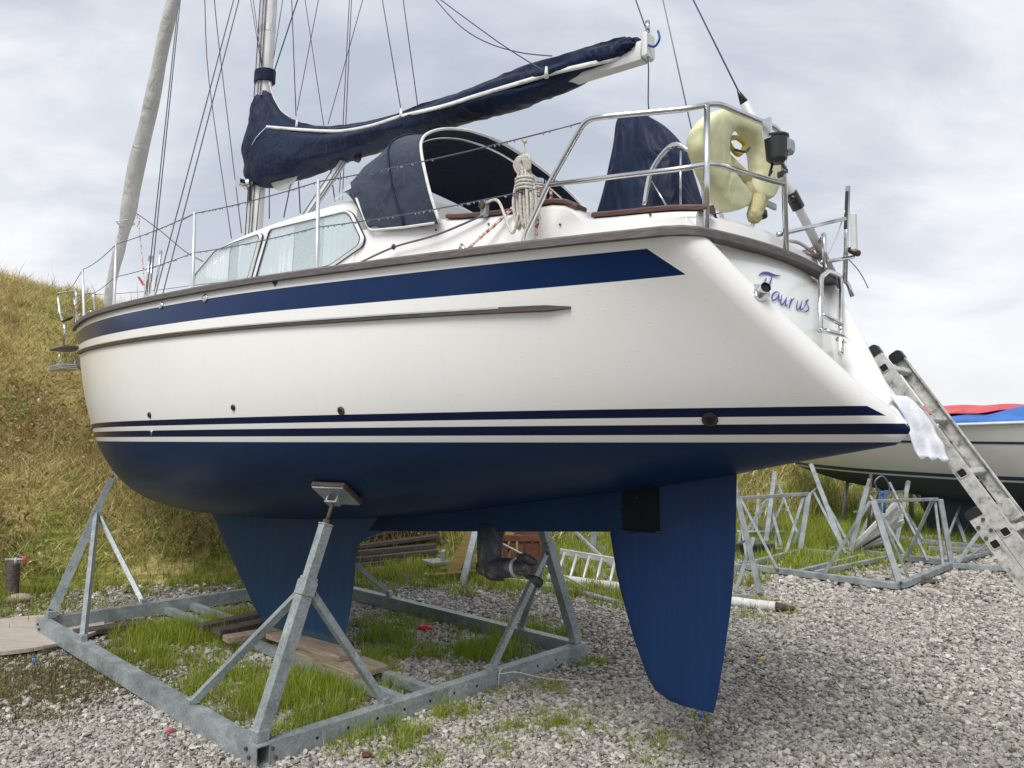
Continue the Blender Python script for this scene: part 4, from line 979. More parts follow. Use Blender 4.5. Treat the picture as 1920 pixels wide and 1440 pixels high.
# ================================================================== THE NEAR CRADLE (boat frame; origin at its aft port corner)
def local_thing(name, label, cat, base, group=None):
    return thing(name, label, cat, W(base), _a, group)
class CB:
    """parts of one thing given in boat-frame coordinates"""
    def __init__(s, root, base): s.r = root; s.b = arr(*base)
    def put(s, mb, name, m, smooth=False, sharp=None, parent=None):
        mb.v = [tuple(arr(*v) - s.b) for v in mb.v]; return mb.build(name, M[m], parent or s.r, smooth, sharp=sharp)
cb0 = (0, 1.27, 0)
cradle = local_thing('boat_cradle', 'large galvanised steel cradle on the gravel carrying the white sailing boat', 'boat cradle', cb0)
K = CB(cradle, cb0)
PY, SY, FX = 1.27, -1.39, 3.66
K.put(MB().beam((-.045, PY, .058), (FX + .045, PY, .108), .080, .112, t=.006), 'base_beam', 'galv')
K.put(MB().beam((0, PY - .044, .058), (0, SY - .04, .058), .080, .112, t=.006), 'base_beam', 'galv')
K.put(MB().beam((FX, PY - .044, .108), (FX, SY + .044, .078), .080, .112, t=.006), 'base_beam', 'galv')
K.put(MB().beam((.044, SY, .058), (FX + .04, SY, .078), .080, .112, t=.006), 'base_beam', 'galv')
for y in (.24, .0): K.put(MB().beam((.042, y, .045), (FX - .042, y, .065), .06, .06, t=.005), 'keel_beam', 'galv')
for x, y, nx, ny in [(0, .95 - .2 * i, -1, 0) for i in range(11)]:
    K.put(MB().tube([(x - .0400, y, .062), (x - .0409, y, .062)], .009, 10), 'bolt_hole', 'hole')
for i, (y, z) in enumerate(((1.22, .085), (1.22, .035))):
    K.put(MB().tube([(-.040, y - .02 * i, z), (-.052, y - .02 * i, z)], .011, 6), 'bolt', 'rust')
for x, z in ((.02, .05), (.05, .085), (3.62, .125), (3.58, .09)): K.put(MB().tube([(x, PY + .040, z), (x, PY + .052, z)], .011, 6), 'bolt', 'rust')
def hull_near(px, py):
    best = None
    for i in range(30, 140):
        for j in range(6, NJ - 8):
            p = section_cache[i][j]; v = W(p) - CP; yy = v[1] * math.cos(PITCH) + v[2] * math.sin(PITCH); zz = -v[1] * math.sin(PITCH) + v[2] * math.cos(PITCH)
            e = (960 + FPX * v[0] / yy - px) ** 2 + (720 - FPX * zz / yy - py) ** 2
            if best is None or e < best[0]: best = (e, p)
    return best[1]
section_cache = [section(i / 150) for i in range(151)]
def hull_nrm(p):
    e = .02; y0 = hull_y(p[0], p[2]); return unit(arr(-(hull_y(p[0] + e, p[2]) - y0) / e, 1, -(hull_y(p[0], p[2] + e) - y0) / e))
padN = QH(634, 920); padL = hull_near(226, 880)
def mir(p, s=1, yc=0.0): return arr(p[0], p[1] * s, p[2])
def prop(base, pad, f1, f2, sgn, tk=.42, padface=True):
    base = arr(*base); f1 = arr(*f1); f2 = arr(*f2)
    n = hull_nrm(arr(pad[0], abs(pad[1]), pad[2])); n = arr(n[0], n[1] * sgn, n[2]); P = arr(*pad); Pp = P + n * .045
    head = Pp + n * .035; ax = unit(base - head); L = np.linalg.norm(base - head)
    up = arr(0, sgn, 0.2)
    top = head + ax * .13; knee = head + ax * (L * tk)
    K.put(MB().beam(base + ax * -.02, knee - ax * .10, .070, .070, up=up, t=.005), 'post', 'galv')
    K.put(MB().beam(knee, top, .056, .056, up=up, t=.005), 'inner_post', 'galv')
    K.put(MB().beam(top, top - ax * .010, .066, .066, up=up), 'cap_plate', 'galv')
    K.put(MB().tube([top - ax * .005, head], .011, 10), 'screw', 'rust', True)
    K.put(MB().tube([top - ax * .012, top - ax * .032], .022, 6), 'nut', 'rust')
    c = knee - ax * .05
    K.put(MB().beam(c - ax * .03, c + ax * .05, .084, .084, up=up), 'collar', 'galv')
    for f in (f1, f2):
        s_ = c + unit(f - c) * .055; d = unit(f - s_)
        K.put(MB().beam(s_, f, .040, .040, up=n, t=.004), 'brace', 'galv')
        K.put(MB().box(f + arr(0, 0, .01), (.05, .05, .05), bev=.004), 'foot_lug', 'galv')
        K.put(MB().tube([s_ + np.cross(d, n) * .03, s_ - np.cross(d, n) * .03], .012, 6), 'pivot_bolt', 'rust')
        q = s_ + d * .12; wv = unit(np.cross(d, arr(0, 0, 1)))
    for k in range(3):
        q = c + ax * (.10 + .07 * k); sd_ = unit(np.cross(ax, arr(1, 0, 0))) * sgn
        K.put(MB().tube([q + arr(-.0315, 0, 0), q + arr(-.033, 0, 0)], .008, 8), 'pin_hole', 'hole')
    K.put(MB().box(base + arr(0, 0, .0), (.075, .075, .06), bev=.004), 'foot_lug', 'galv')
    # pad: ply face on a steel plate, in a fork
    t1 = unit(np.cross(n, arr(0, 0, 1))); t2 = np.cross(n, t1)
    pd = K.put(MB().box(P + n * .016, (.24, .20, .028), (t1, t2, n), .004), 'pad', 'ply')
    K.put(MB().box(P + n * .034, (.225, .185, .008), (t1, t2, n), .002), 'pad_plate', 'galv', parent=None)
    for q in (-.035, .035): K.put(MB().box(P + n * .055 + t1 * q, (.010, .05, .06), (t1, t2, n), .002), 'fork', 'galv')
    K.put(MB().box(P + n * .083, (.09, .05, .010), (t1, t2, n), .002), 'fork_bridge', 'galv')
prop((.03, 1.25, .145), padN, (.80, PY, .128), (0, .47, .120), 1)
prop((3.62, 1.22, .19), padL, (2.66, PY, .162), (FX, .45, .162), 1, .34)
prop((.03, -1.36, .145), mir(padN, -1), (.62, SY, .130), (0, -.42, .120), -1)
pS = arr(3.25, -hull_y(3.25, 1.25), 1.25)
prop((3.62, -1.34, .17), pS, (2.38, SY, .145), (FX, -1.05, .15), -1, .34)
# sticker on the near post
pst = QY(581, 1090, .99)
# timbers under the keel and under the cradle corner
def wood(name, label, c, size, yaw=0.0, m='plank', group=None, cat='plank', tilt=0.0, world=False):
    wp = arr(*c) if world else W(c); o = MB().box((0, 0, 0), size, bev=.004).build(name, M[m]); o.location = tuple(wp); o.rotation_euler = (0, tilt, (0 if world else _a) + yaw)
    return tag(o, label, cat, group)
g_ = 'timber packing under the keel'
wood('timber_block', 'upper pale plank directly under the back end of the blue keel', (1.38, .10, .134), (.95, .20, .040), .04, 'plank', g_)
wood('timber_block', 'lower pale plank sticking out behind the keel on the cradle rails', (1.00, .11, .094), (.80, .30, .038), -.02, 'plank', g_)
wood('timber_block', 'dark plank crossing the cradle rails under the front of the keel', (2.30, .10, .122), (.14, .62, .050), .05, 'old_timber', g_)
wood('timber_block', 'short weathered block beside the front of the keel', (2.02, .20, .118), (.13, .50, .045), -.12, 'plank', g_)
wood('timber_block', 'grey plank lying low across the cradle rails ahead of the keel', (2.62, .08, .115), (.12, .66, .04), .1, 'old_timber', g_)
g_ = 'timber packing under the cradle corner'
wood('timber_block', 'brown plank wedged under the far left corner of the cradle', (3.45, 1.10, .03), (.20, .75, .04), .12, 'plank', g_)
wood('timber_block', 'dark block lying outside the left corner of the cradle', (3.30, 1.36, .02), (.42, .16, .045), .2, 'old_timber', g_)
wood('timber_block', 'dark timber between the far beam and the left corner of the cradle', (3.38, .80, .045), (.16, .60, .045), -.1, 'old_timber', g_)
# cord tied round the aft beam, trailing over the gravel
cp_ = [(-.05, -.47, .12), (-.06, -.45, .10), (-.12, -.55, .10), (-.22, -.70, .05), (-.42, -.95, .012), (-.6, -1.2, .012), (-.75, -1.55, .012)]
cm = MB(); cm.tube(smooth_path([W(p) for p in cp_], 6), .004, 6); cm.tube([W(p) for p in ((-.050, -.45, .12), (-.050, -.44, .0))], .004, 6); cm.tube([W(p) for p in ((-.048, -.48, .122), (.046, -.48, .122), (.048, -.48, .02))], .004, 6)
tag(cm.build('cord', M['rope'], None, True, base=W(cp_[0])), 'thin pale cord tied round the cradle beam and trailing over the gravel', 'cord')

# ================================================================== THINGS ON THE BOAT
# coil of rope
rc_ = cab_pt(984, 320, -.01); rc_ = QY(984, 330, .80)
co_ = MB(); R2 = random.Random(5)
for k in range(9):
    dx = (k - 4) * .011; h = .21 + .03 * R2.random(); y = .012 * math.sin(k * 2.1)
    co_.tube(smooth_path([rc_ + arr(dx * .5, y, .03), rc_ + arr(dx * 1.3 + .01, y + .01, -h * .5), rc_ + arr(dx, y, -h), rc_ + arr(dx - .015, y - .01, -h * .5)], 7, True), .0075, 6, closed=True)
for k in range(4):
    c = rc_ + arr(0, 0, -.02 - .016 * k); co_.tube([c + arr(math.cos(a) * .046, math.sin(a) * .034, .006 * math.sin(a)) for a in np.linspace(0, 6.283, 16)], .0075, 6)
for k in range(4):
    c = rc_ + arr(.012 * (k - 1.5), .01, .045); co_.tube(smooth_path([c + arr(-.02, 0, -.03), c + arr(-.03, .01, .02), c + arr(0, .012, .04), c + arr(.028, .01, .01), c + arr(.012, 0, -.03)], 5), .0075, 6)
tp_ = QY(983, 262, .80); co_.tube([rc_ + arr(0, 0, .06), tp_], .0035, 6); co_.ball(tp_, .014, 8, 6); co_.ball(tp_ + arr(-.012, .008, -.014), .010, 8, 6)
co_.tube(smooth_path([rc_ + arr(.02, .02, -.17), rc_ + arr(.08, .0, -.25), cab_pt(935, 378, .03), cab_pt(912, 380, .03)], 6), .0075, 6)
o = co_.build('rope_coil', M['rope'], None, True, base=rc_); o.location = tuple(W(rc_)); o.rotation_euler = (0, 0, _a)
tag(o, 'coil of cream rope hanging from the upper guard wire by the cockpit', 'rope')
# cockpit cover over the wheel pedestal
cz = []
for (xf, xa, z, hw) in ((-1.16, -1.98, 2.50, .40), (-1.24, -1.88, 2.72, .37), (-1.30, -1.83, 2.88, .34), (-1.35, -1.81, 3.02, .31), (-1.385, -1.77, 3.14, .28), (-1.40, -1.70, 3.25, .25), (-1.41, -1.63, 3.33, .21), (-1.42, -1.55, 3.385, .15), (-1.44, -1.51, 3.405, .06)):
    lp_ = []
    for k in range(40):
        a = 2 * math.pi * k / 40; fold = 1 + .07 * math.sin(a * 6 + z * 4) * (3.45 - z) + .035 * math.sin(a * 9 - z * 11) + .03 * math.sin(a * 4 + z * 22) * (z > 3.0)
        lp_.append(arr((xf + xa) / 2 + (xf - xa) / 2 * math.copysign(abs(math.cos(a)) ** .7, math.cos(a)) * fold, hw * .55 * math.copysign(abs(math.sin(a)) ** .7, math.sin(a)) * fold, z))
    cz.append(lp_)
b_ = arr(-1.6, 0, 2.5); o = MB().loft(cz, True, True).build('pedestal_cover', M['navy_canvas'], None, True, base=b_); o.location = tuple(W(b_)); o.rotation_euler = (0, 0, _a)
sd2 = o.modifiers.new('s', 'SUBSURF'); sd2.levels = 1; sd2.render_levels = 2
tag(o, 'navy canvas cover standing upright over the wheel pedestal in the cockpit', 'cover')
# horseshoe lifebuoy
hb = QX(1375, 300, -2.16); hroot = local_thing('horseshoe_lifebuoy', 'pale yellow horseshoe lifebuoy tied inside the stern rail', 'lifebuoy', hb)
H_ = CB(hroot, hb)
def on_h(px, py, dx=0): q = QX(px, py, -2.16); return q + arr(dx, 0, 0)
pairs = [((1372, 397), (1390, 386)), ((1352, 391), (1399, 368)), ((1338, 370), (1388, 352)), ((1325, 345), (1376, 338)), ((1312, 312), (1364, 318)), ((1299, 275), (1358, 290)), ((1303, 245), (1359, 264)), ((1320, 222), (1366, 250)), ((1345, 207), (1376, 244)),
         ((1382, 209), (1387, 245)), ((1410, 222), (1398, 253)), ((1432, 242), (1406, 268)), ((1446, 280), (1412, 290)), ((1454, 312), (1414, 320)), ((1454, 342), (1411, 345)), ((1444, 364), (1410, 366)), ((1432, 377), (1420, 378))]
PO = smooth_path([on_h(*a) for a, b in pairs], 4); PI_ = smooth_path([on_h(*b) for a, b in pairs], 4); lp_ = []
for i, (p, r_) in enumerate(zip(PO, PI_)):
    c = (p + r_) / 2; h_ = (p - r_) / 2; hw_ = np.linalg.norm(h_); ring = []
    for k in range(26):
        a = 2 * math.pi * k / 26; q = 1 + .006 * math.sin(i * 1.1 + k * .7) + .012 * math.sin(i * 1.9 - k * .5) * abs(math.sin(i * .3 + 1))
        ring.append(c + h_ * math.copysign(abs(math.cos(a)) ** .8, math.cos(a)) * q + arr(1, 0, 0) * math.copysign(abs(math.sin(a)) ** .5, math.sin(a)) * min(.052, hw_ * .85) * q)
    lp_.append(ring)
H_.put(MB().loft(lp_, True, True), 'float', 'buoy', True)
H_.put(MB().tube(smooth_path([on_h(1366, 266, .0), on_h(1380, 258, .0), on_h(1396, 272, .0), on_h(1384, 290, .0)], 5, True), .011, 8, closed=True), 'strap_bundle', 'yellow', True)
H_.put(MB().tube(smooth_path([on_h(1362, 285, -.04), on_h(1378, 290, -.05), on_h(1386, 283, -.05)], 4), .006, 8), 'black_cord', 'black', True)
H_.put(MB().tube([on_h(1368, 292, .03), on_h(1380, 312, .02), on_h(1394, 330, .01), on_h(1400, 342, .0)], [.030, .036, .036, .030], 14), 'pouch', 'khaki', True)
H_.put(MB().tube([on_h(1398, 342, .0), on_h(1404, 380, -.02)], [.026, .030], 12), 'light_stem', 'khaki', True)
H_.put(MB().tube([on_h(1404, 372, -.05), on_h(1402, 385, -.05), on_h(1396, 408, -.05), on_h(1394, 416, -.05)], [.028, .038, .038, .028], 14), 'canister', 'khaki', True)
H_.put(MB().tube([on_h(1398, 405, -.08), on_h(1402, 414, -.08)], [.022, .016], 12), 'canister_cap', 'black', True)
H_.put(MB().box(on_h(1430, 388, -.04), (.02, .10, .03), bev=.004), 'whistle', 'galv')
for k in range(3): H_.put(MB().tube([on_h(1398 + 2 * k, 322 + 3 * k, -.17), on_h(1406, 335 + 2 * k, -.175), on_h(1400, 340 + 3 * k, -.15)], .008, 6), 'tie', 'wire', True)
# quick-release light on its bracket
lb = QX(1456, 280, -2.36); lroot = local_thing('rescue_light', 'black box light with clear lens clamped to the stern rail beside the lifebuoy', 'light', lb)
L_ = CB(lroot, lb)
def hexr(z, r, ry=None): return [lb + arr(r * math.cos(a), (ry or r) * math.sin(a), z) for a in [2 * math.pi * k / 12 for k in range(12)]]
L_.put(MB().loft([hexr(-.062, .025), hexr(-.045, .044), hexr(.045, .050), hexr(.050, .054), hexr(.058, .054)], True, True), 'housing', 'black', True, 30)
L_.put(MB().box(lb + arr(-.030, -.030, .010), (.058, .062, .066), bev=.010), 'lens', 'smoked')
L_.put(MB().tube([lb + arr(.02, .0, -.06), lb + arr(.03, .01, -.11), lb + arr(.01, .03, -.10)], .006, 6), 'cable', 'black', True)
L_.put(MB().box(lb + arr(.02, .045, .085), (.04, .012, .09), bev=.003), 'bracket', 'steel')

# ================================================================== FOREGROUND LADDER AND TOWEL
LB = arr(1.726, 3.54, 2.009); LDv = unit(arr(.108, -.106, -.2354)); LH = unit(arr(.106, .108, 0)); LM = unit(np.cross(LH, LDv)); 
if LM[0] > 0: LM = -LM                                                    # points to the boat side (underside)
lad = thing('extension_ladder', 'dirty aluminium extension ladder with black end caps leaning against the stern', 'ladder', tuple(LB + LDv * (2.0 / -LDv[2] - .02)))
lbase = LB + LDv * (2.0 / -LDv[2] - .02)
def putw(mb, name, m, par, base, smooth=False, sharp=None): mb.v = [tuple(arr(*v) - arr(*base)) for v in mb.v]; return mb.build(name, M[m], par, smooth, sharp=sharp)
Lend = 2.0 / -LDv[2]
for off, k0, k1 in ((0.0, -.10, Lend - .02), (1.0, .72, Lend)):
    o_ = LB + LM * (.062 * off)
    for sd_, nm_ in ((-.005, 'stile'), (.315, 'stile')):
        a, b = o_ + LDv * k0 + LH * sd_, o_ + LDv * k1 + LH * sd_
        wd, th = .060, .025; sgn = 1 if sd_ > .1 else -1
        prof_ = [(-wd/2, -th/2), (wd/2, -th/2), (wd/2, -th/2 + .026), (wd/2 - .005, -th/2 + .026), (wd/2 - .005, -th/2 + .005), (-wd/2 + .005, -th/2 + .005), (-wd/2 + .005, -th/2 + .026), (-wd/2, -th/2 + .026)]
        loops = []
        for P__ in (a, b): loops.append([P__ + LM * q[0] + LH * (q[1] * -sgn) for q in prof_])
        st_ = putw(MB().loft(loops, True, True), nm_, 'ladder', lad, lbase)
        cap = putw(MB().loft([[a - LDv * d__ + LM * q * (.0325 * s_) + LH * r_ * .016 for q, r_ in ((-1, -1), (1, -1), (1, 1), (-1, 1))] for d__, s_ in ((-.032 if off == 0 else -.020, 1), (.006, 1), (.016, .8), (.020, .5))], True, True), 'end_cap', 'black', lad, lbase)
    nr = int((k1 - k0) / .28)
    for i in range(nr):
        c = LB + LM * (.062 * off) + LDv * (.28 * i + (.865 if off else 0))
        rw = putw(MB().beam(c - LH * .004, c + LH * .314, .030, .030, up=LM, bev=.004), 'rung', 'ladder', lad, lbase)
        for sgn, q in ((-1, -.0185), (1, .3285)):
            cc = c + LH * q
            r8 = lambda s__: [cc + LM * (x_ * s__) + LDv * (y_ * s__) for x_, y_ in ((-.019, -.014), (-.014, -.019), (.014, -.019), (.019, -.014), (.019, .014), (.014, .019), (-.014, .019), (-.019, .014))]
            putw(MB().loft([r8(1.0), [p + LH * sgn * .004 for p in r8(1.0)], [p + LH * sgn * .004 for p in r8(.82)], [p + LH * sgn * .001 for p in r8(.80)]], True), 'rung_end', 'ladder', rw, lbase)
            putw(MB().loft([[p + LH * sgn * .0008 for p in r8(.80)], [p + LH * sgn * .0016 for p in r8(.80)]], True, True), 'rung_socket', 'hole', rw, lbase)
for k in (0.0, .315):
    c = LB + LDv * .76 + LH * k; putw(MB().box(c + LM * .012, (.10, .072, .034), (LDv, LM, LH), .006), 'guide_bracket', 'ladder', lad, lbase)
for i, j in ((0, 0), (.035, .02), (0, .05), (.035, .07)):
    c = LB + LM * (.062 - .02 + i) + LDv * (.76 + j) - LH * .02; putw(MB().tube([c, c - LH * .005], .008, 8), 'rivet', 'rust', lad, lbase)
# towel
tl_, tr_ = [(1664, 742), (1684, 760), (1697, 790), (1705, 822), (1722, 858)], [(1700, 744), (1730, 770), (1752, 806), (1768, 836), (1780, 866)]
rows_ = []
for i in range(25):
    t = i / 24 * 4; k = min(int(t), 3); u = t - k; a = np.array(tl_[k]) * (1 - u) + np.array(tl_[k+1]) * u; b = np.array(tr_[k]) * (1 - u) + np.array(tr_[k+1]) * u; row = []
    for j in range(21):
        q = a + (b - a) * j / 20; dep = 3.14 + .20 * j / 20 + .010 * math.sin(j * .75 + i * .12) * (i / 24 + .2) + (.004 * math.sin(i * .6 + j * .4))
        row.append(D(q[0] + 1.5 * math.sin(i * .8), q[1] + (3 * math.sin(j * .9) if i == 24 else 0), dep))
    rows_.append(row)
tb = D(1700, 760, 3.2); tw_ = MB().loft(rows_, False).build('towel', M['towel'], None, True, base=tb)
so = tw_.modifiers.new('s', 'SOLIDIFY'); so.thickness = .004
tag(tw_, 'white towel hanging from the tip of the stern behind the ladder', 'towel')

# ================================================================== GROUND, BANK
def f_ground(t, b):
    co = obj_co(t); v = t.new('ShaderNodeTexVoronoi', ins={'Vector': t.mapping(co, (1, 1, .3)), 'Scale': 34.0, 'Randomness': 1.0})
    r = t.new('ShaderNodeSeparateColor', ins={0: v.outputs['Color']}).outputs[0]
    c = t.ramp(r, [(.0, (.10, .09, .08)), (.25, (.22, .20, .18)), (.55, (.36, .33, .29)), (.8, (.48, .45, .40)), (1, (.58, .55, .50))])
    edge = t.ramp(v.outputs['Distance'], [(.30, (1, 1, 1)), (.62, (.20, .19, .17))])
    c = t.mix(1.0, c, edge, 'MULTIPLY')
    soil = t.noise(co, .55, 6, .62, .3); moss = t.ramp(t.noise(co, 9, 5, .65), [(.35, (.09, .07, .035)), (.55, (.17, .14, .06)), (.72, (.20, .20, .06))])
    # earth and moss strip at the foot of the bank
    xyz = t.new('ShaderNodeSeparateXYZ', ins={0: co}); q = t.math('ADD', t.math('MULTIPLY', xyz.outputs[0], -.523), t.math('MULTIPLY', xyz.outputs[1], .852))
    foot = t.math('ADD', t.math('MULTIPLY', t.math('SUBTRACT', q, 8.6), .55), t.math('MULTIPLY', t.math('SUBTRACT', soil, .5), 4.5))
    foot = t.math('MINIMUM', t.math('MAXIMUM', foot, 0.0), 1.0)
    # mossy patch beside the left corner of the cradle
    px2 = t.math('ADD', xyz.outputs[0], 4.05); py2 = t.math('SUBTRACT', xyz.outputs[1], 5.45)
    dd = t.math('SQRT', t.math('ADD', t.math('MULTIPLY', px2, px2), t.math('MULTIPLY', t.math('MULTIPLY', py2, py2), 2.2)))
    pt = t.math('MINIMUM', t.math('MAXIMUM', t.math('ADD', t.math('SUBTRACT', 1.15, dd), t.math('MULTIPLY', t.math('SUBTRACT', t.noise(co, 3.0, 5, .6), .5), 3.0)), 0.0), 1.0)
    c = t.mix(t.math('MAXIMUM', foot, pt), c, moss)
    link(t, c, b.inputs['Base Color']); b.inputs['Roughness'].default_value = .85
    bump(t, b, t.math('SUBTRACT', 1.0, v.outputs['Distance']), .8, .03)
M['ground'] = mat('gravel_ground', fn=f_ground)
g = MB().add([(-300, -60, 0), (300, -60, 0), (300, 600, 0), (-300, 600, 0)], [(0, 1, 2, 3)]).build('ground', M['ground']); tag(g, 'pale pebble yard surface under the boats', 'ground', kind='structure')
En = np.array([.852, .523]); Qn = np.array([-.523, .852])
Hc = lambda e: np.interp(e, [-30, -.6, 1.1, 8, 20, 31, 60], [5.0, 4.62, 4.15, 3.9, 3.0, 2.1, 1.6])
_ns = np.random.default_rng(11); _k = [(_ns.normal(0, s, 2), _ns.uniform(0, 6.28), a) for s, a in [(.5, .17), (.9, .12), (1.8, .06), (3.2, .035), (6, .02), (9, .012)] for _ in range(4)]
def bumpy(x, y):
    r = 0
    for k, ph, a in _k: r = r + a * np.sin(k[0] * x + k[1] * y + ph)
    return r
def hillz(x, y):
    e = x * En[0] + y * En[1]; q = x * Qn[0] + y * Qn[1] - 9.95 + .35 * np.sin(e * .55)
    t = np.clip(q / 7.2, 0, 1); s = t * (1.25 - .25 * t * t * t) ; s = np.where(q > 7.2, 1 + 0 * q, np.minimum(s, 1.0))
    rise = np.clip((q - .5) / 1.6, 0, 1)
    return Hc(e) * s * 1.0 + bumpy(x, y) * rise * (1 - .4 * (t >= 1)) - .04 * (q <= 0)
def hill_mesh():
    es = np.concatenate([np.arange(-34, -9, .6), np.arange(-9, 10, .16), np.arange(10, 40, .4), np.arange(40, 90, 2.0)]); qs = np.concatenate([np.arange(-.9, 8.6, .14), np.arange(8.6, 20, 1.2)])
    E_, Q_ = np.meshgrid(es, qs + 9.95, indexing='ij'); X = E_ * En[0] + Q_ * Qn[0]; Y = E_ * En[1] + Q_ * Qn[1]; Z = hillz(X, Y)
    n, m = X.shape; V = np.stack([X, Y, Z], -1).reshape(-1, 3); I = np.arange(n * m).reshape(n, m)
    F = np.stack([I[:-1, :-1], I[1:, :-1], I[1:, 1:], I[:-1, 1:]], -1).reshape(-1, 4)
    me = bpy.data.meshes.new('hill'); me.from_pydata(V.tolist(), [], F.tolist()); me.polygons.foreach_set('use_smooth', [True] * len(F)); return me
def f_hill(t, b):
    co = obj_co(t); z = t.new('ShaderNodeSeparateXYZ', ins={0: co}).outputs[2]
    s1 = t.noise(t.mapping(co, (1, 1, 2.6)), 1.1, 7, .66, .8); s2 = t.noise(t.mapping(co, (.6, .6, 4.5), (0, 0, .6)), 4.5, 6, .7, 1.0)
    hay = t.ramp(s2, [(.32, (.30, .23, .09)), (.44, (.50, .39, .15)), (.56, (.64, .52, .22)), (.68, (.72, .61, .30))])
    grn = t.ramp(s2, [(.35, (.14, .16, .035)), (.5, (.28, .31, .06)), (.66, (.40, .41, .11))])
    gsel = t.math('ADD', s1, t.math('MULTIPLY', t.math('SUBTRACT', 1.9, z), .055))
    c = t.mix(t.ramp(gsel, [(.50, (0, 0, 0)), (.60, (1, 1, 1))]), hay, grn)
    brown = t.ramp(t.noise(co, 2.2, 6, .7), [(.52, (0, 0, 0)), (.62, (1, 1, 1))]); low = t.ramp(z, [(.25, (1, 1, 1)), (.6, (.0, .0, .0))])
    c = t.mix(t.mix(1.0, brown, t.ramp(t.math('MULTIPLY', z, .33), [(.15, (.35, .35, .35)), (.5, (.08, .08, .08))]), 'MULTIPLY'), c, (.060, .040, .022))
    link(t, c, b.inputs['Base Color']); b.inputs['Roughness'].default_value = .95; b.inputs['Specular IOR Level'].default_value = .1
    bump(t, b, s2, .9, .12)
M['hill'] = mat('bank_of_cut_grass', fn=f_hill)
hm = hill_mesh(); hm.materials.append(M['hill']); hill = bpy.data.objects.new('hill', hm); COL.objects.link(hill); tag(hill, 'grassy bank behind the yard with mown hay lying on it', 'hill', kind='structure')
# pale concrete strip further back
cs_ = MB()
p0, p1, p2, p3 = G(1560, 1012), G(2150, 1018), G(2150, 1004), G(1570, 999)
cs_.add([tuple(p + arr(0, 0, z)) for z in (-.02, .05) for p in (p0, p1, p2, p3)], [(0, 1, 5, 4), (1, 2, 6, 5), (2, 3, 7, 6), (3, 0, 4, 7), (4, 5, 6, 7)])
tag(cs_.build('path', M['concrete']), 'pale concrete strip crossing the yard at the back', 'path', kind='structure')

# ---- scatter helpers
def mesh_obj(name, V, F_flat, sizes, m, tint=None, smooth=False):
    me = bpy.data.meshes.new(name); nv = len(V); nl = len(F_flat); nf = len(sizes)
    me.vertices.add(nv); me.vertices.foreach_set('co', V.astype(np.float32).ravel())
    me.loops.add(nl); me.loops.foreach_set('vertex_index', F_flat.astype(np.int32))
    me.polygons.add(nf); st_ = np.concatenate([[0], np.cumsum(sizes)[:-1]]).astype(np.int32); me.polygons.foreach_set('loop_start', st_); me.polygons.foreach_set('loop_total', sizes.astype(np.int32))
    me.update(calc_edges=True)
    if tint is not None:
        a = me.attributes.new('tint', 'FLOAT_COLOR', 'POINT'); c = np.ones((nv, 4), np.float32); c[:, :3] = tint; a.data.foreach_set('color', c.ravel())
    if smooth: me.polygons.foreach_set('use_smooth', np.ones(nf, bool))
    me.materials.append(m); o = bpy.data.objects.new(name, me); COL.objects.link(o); return o
def blades(base, h, wd, lean, cols, dirs=None, bend=.5):
    """base (n,3), h (n,), wd (n,), lean (n,) horizontal reach as a share of h; 5 vertices, a quad and a triangle each"""
    n = len(base); az = rng.uniform(0, 2 * math.pi, n) if dirs is None else dirs; d = np.stack([np.cos(az), np.sin(az), np.zeros(n)], 1)
    fa = rng.uniform(0, 2 * math.pi, n); s = np.stack([np.cos(fa), np.sin(fa), np.zeros(n)], 1) * wd[:, None] / 2
    up = np.array([0, 0, 1.0]); vz = np.sqrt(np.clip(1 - lean ** 2, .02, 1))
    mid = base + d * (lean * h * .35)[:, None] + up * (h * .55 * vz)[:, None]; tip = base + d * (lean * h)[:, None] + up * (h * vz * (1 - .25 * lean * bend))[:, None]
    V = np.stack([base - s, base + s, mid + s * .75, mid - s * .75, tip], 1).reshape(-1, 3)
    i = (np.arange(n) * 5)[:, None]; F = np.concatenate([i + np.array([[0, 1, 2, 3]]), i + np.array([[3, 2, 4]])], 1).ravel(); sz = np.tile([4, 3], n)
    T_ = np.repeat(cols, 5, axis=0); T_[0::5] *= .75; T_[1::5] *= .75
    return V, F, sz, T_
def pal(n, cols, w=None, jit=.18):
    cols = np.array(cols, float); k = rng.choice(len(cols), n, p=w); c = cols[k] * (1 + rng.normal(0, jit, (n, 1))); return np.clip(c, .003, 1)
def join(parts):
    V, F, S_, T_ = [], [], [], []; k = 0
    for v, f, s, t in parts: V.append(v); F.append(f + k); S_.append(s); T_.append(t); k += len(v)
    return np.concatenate(V), np.concatenate(F), np.concatenate(S_), np.concatenate(T_)
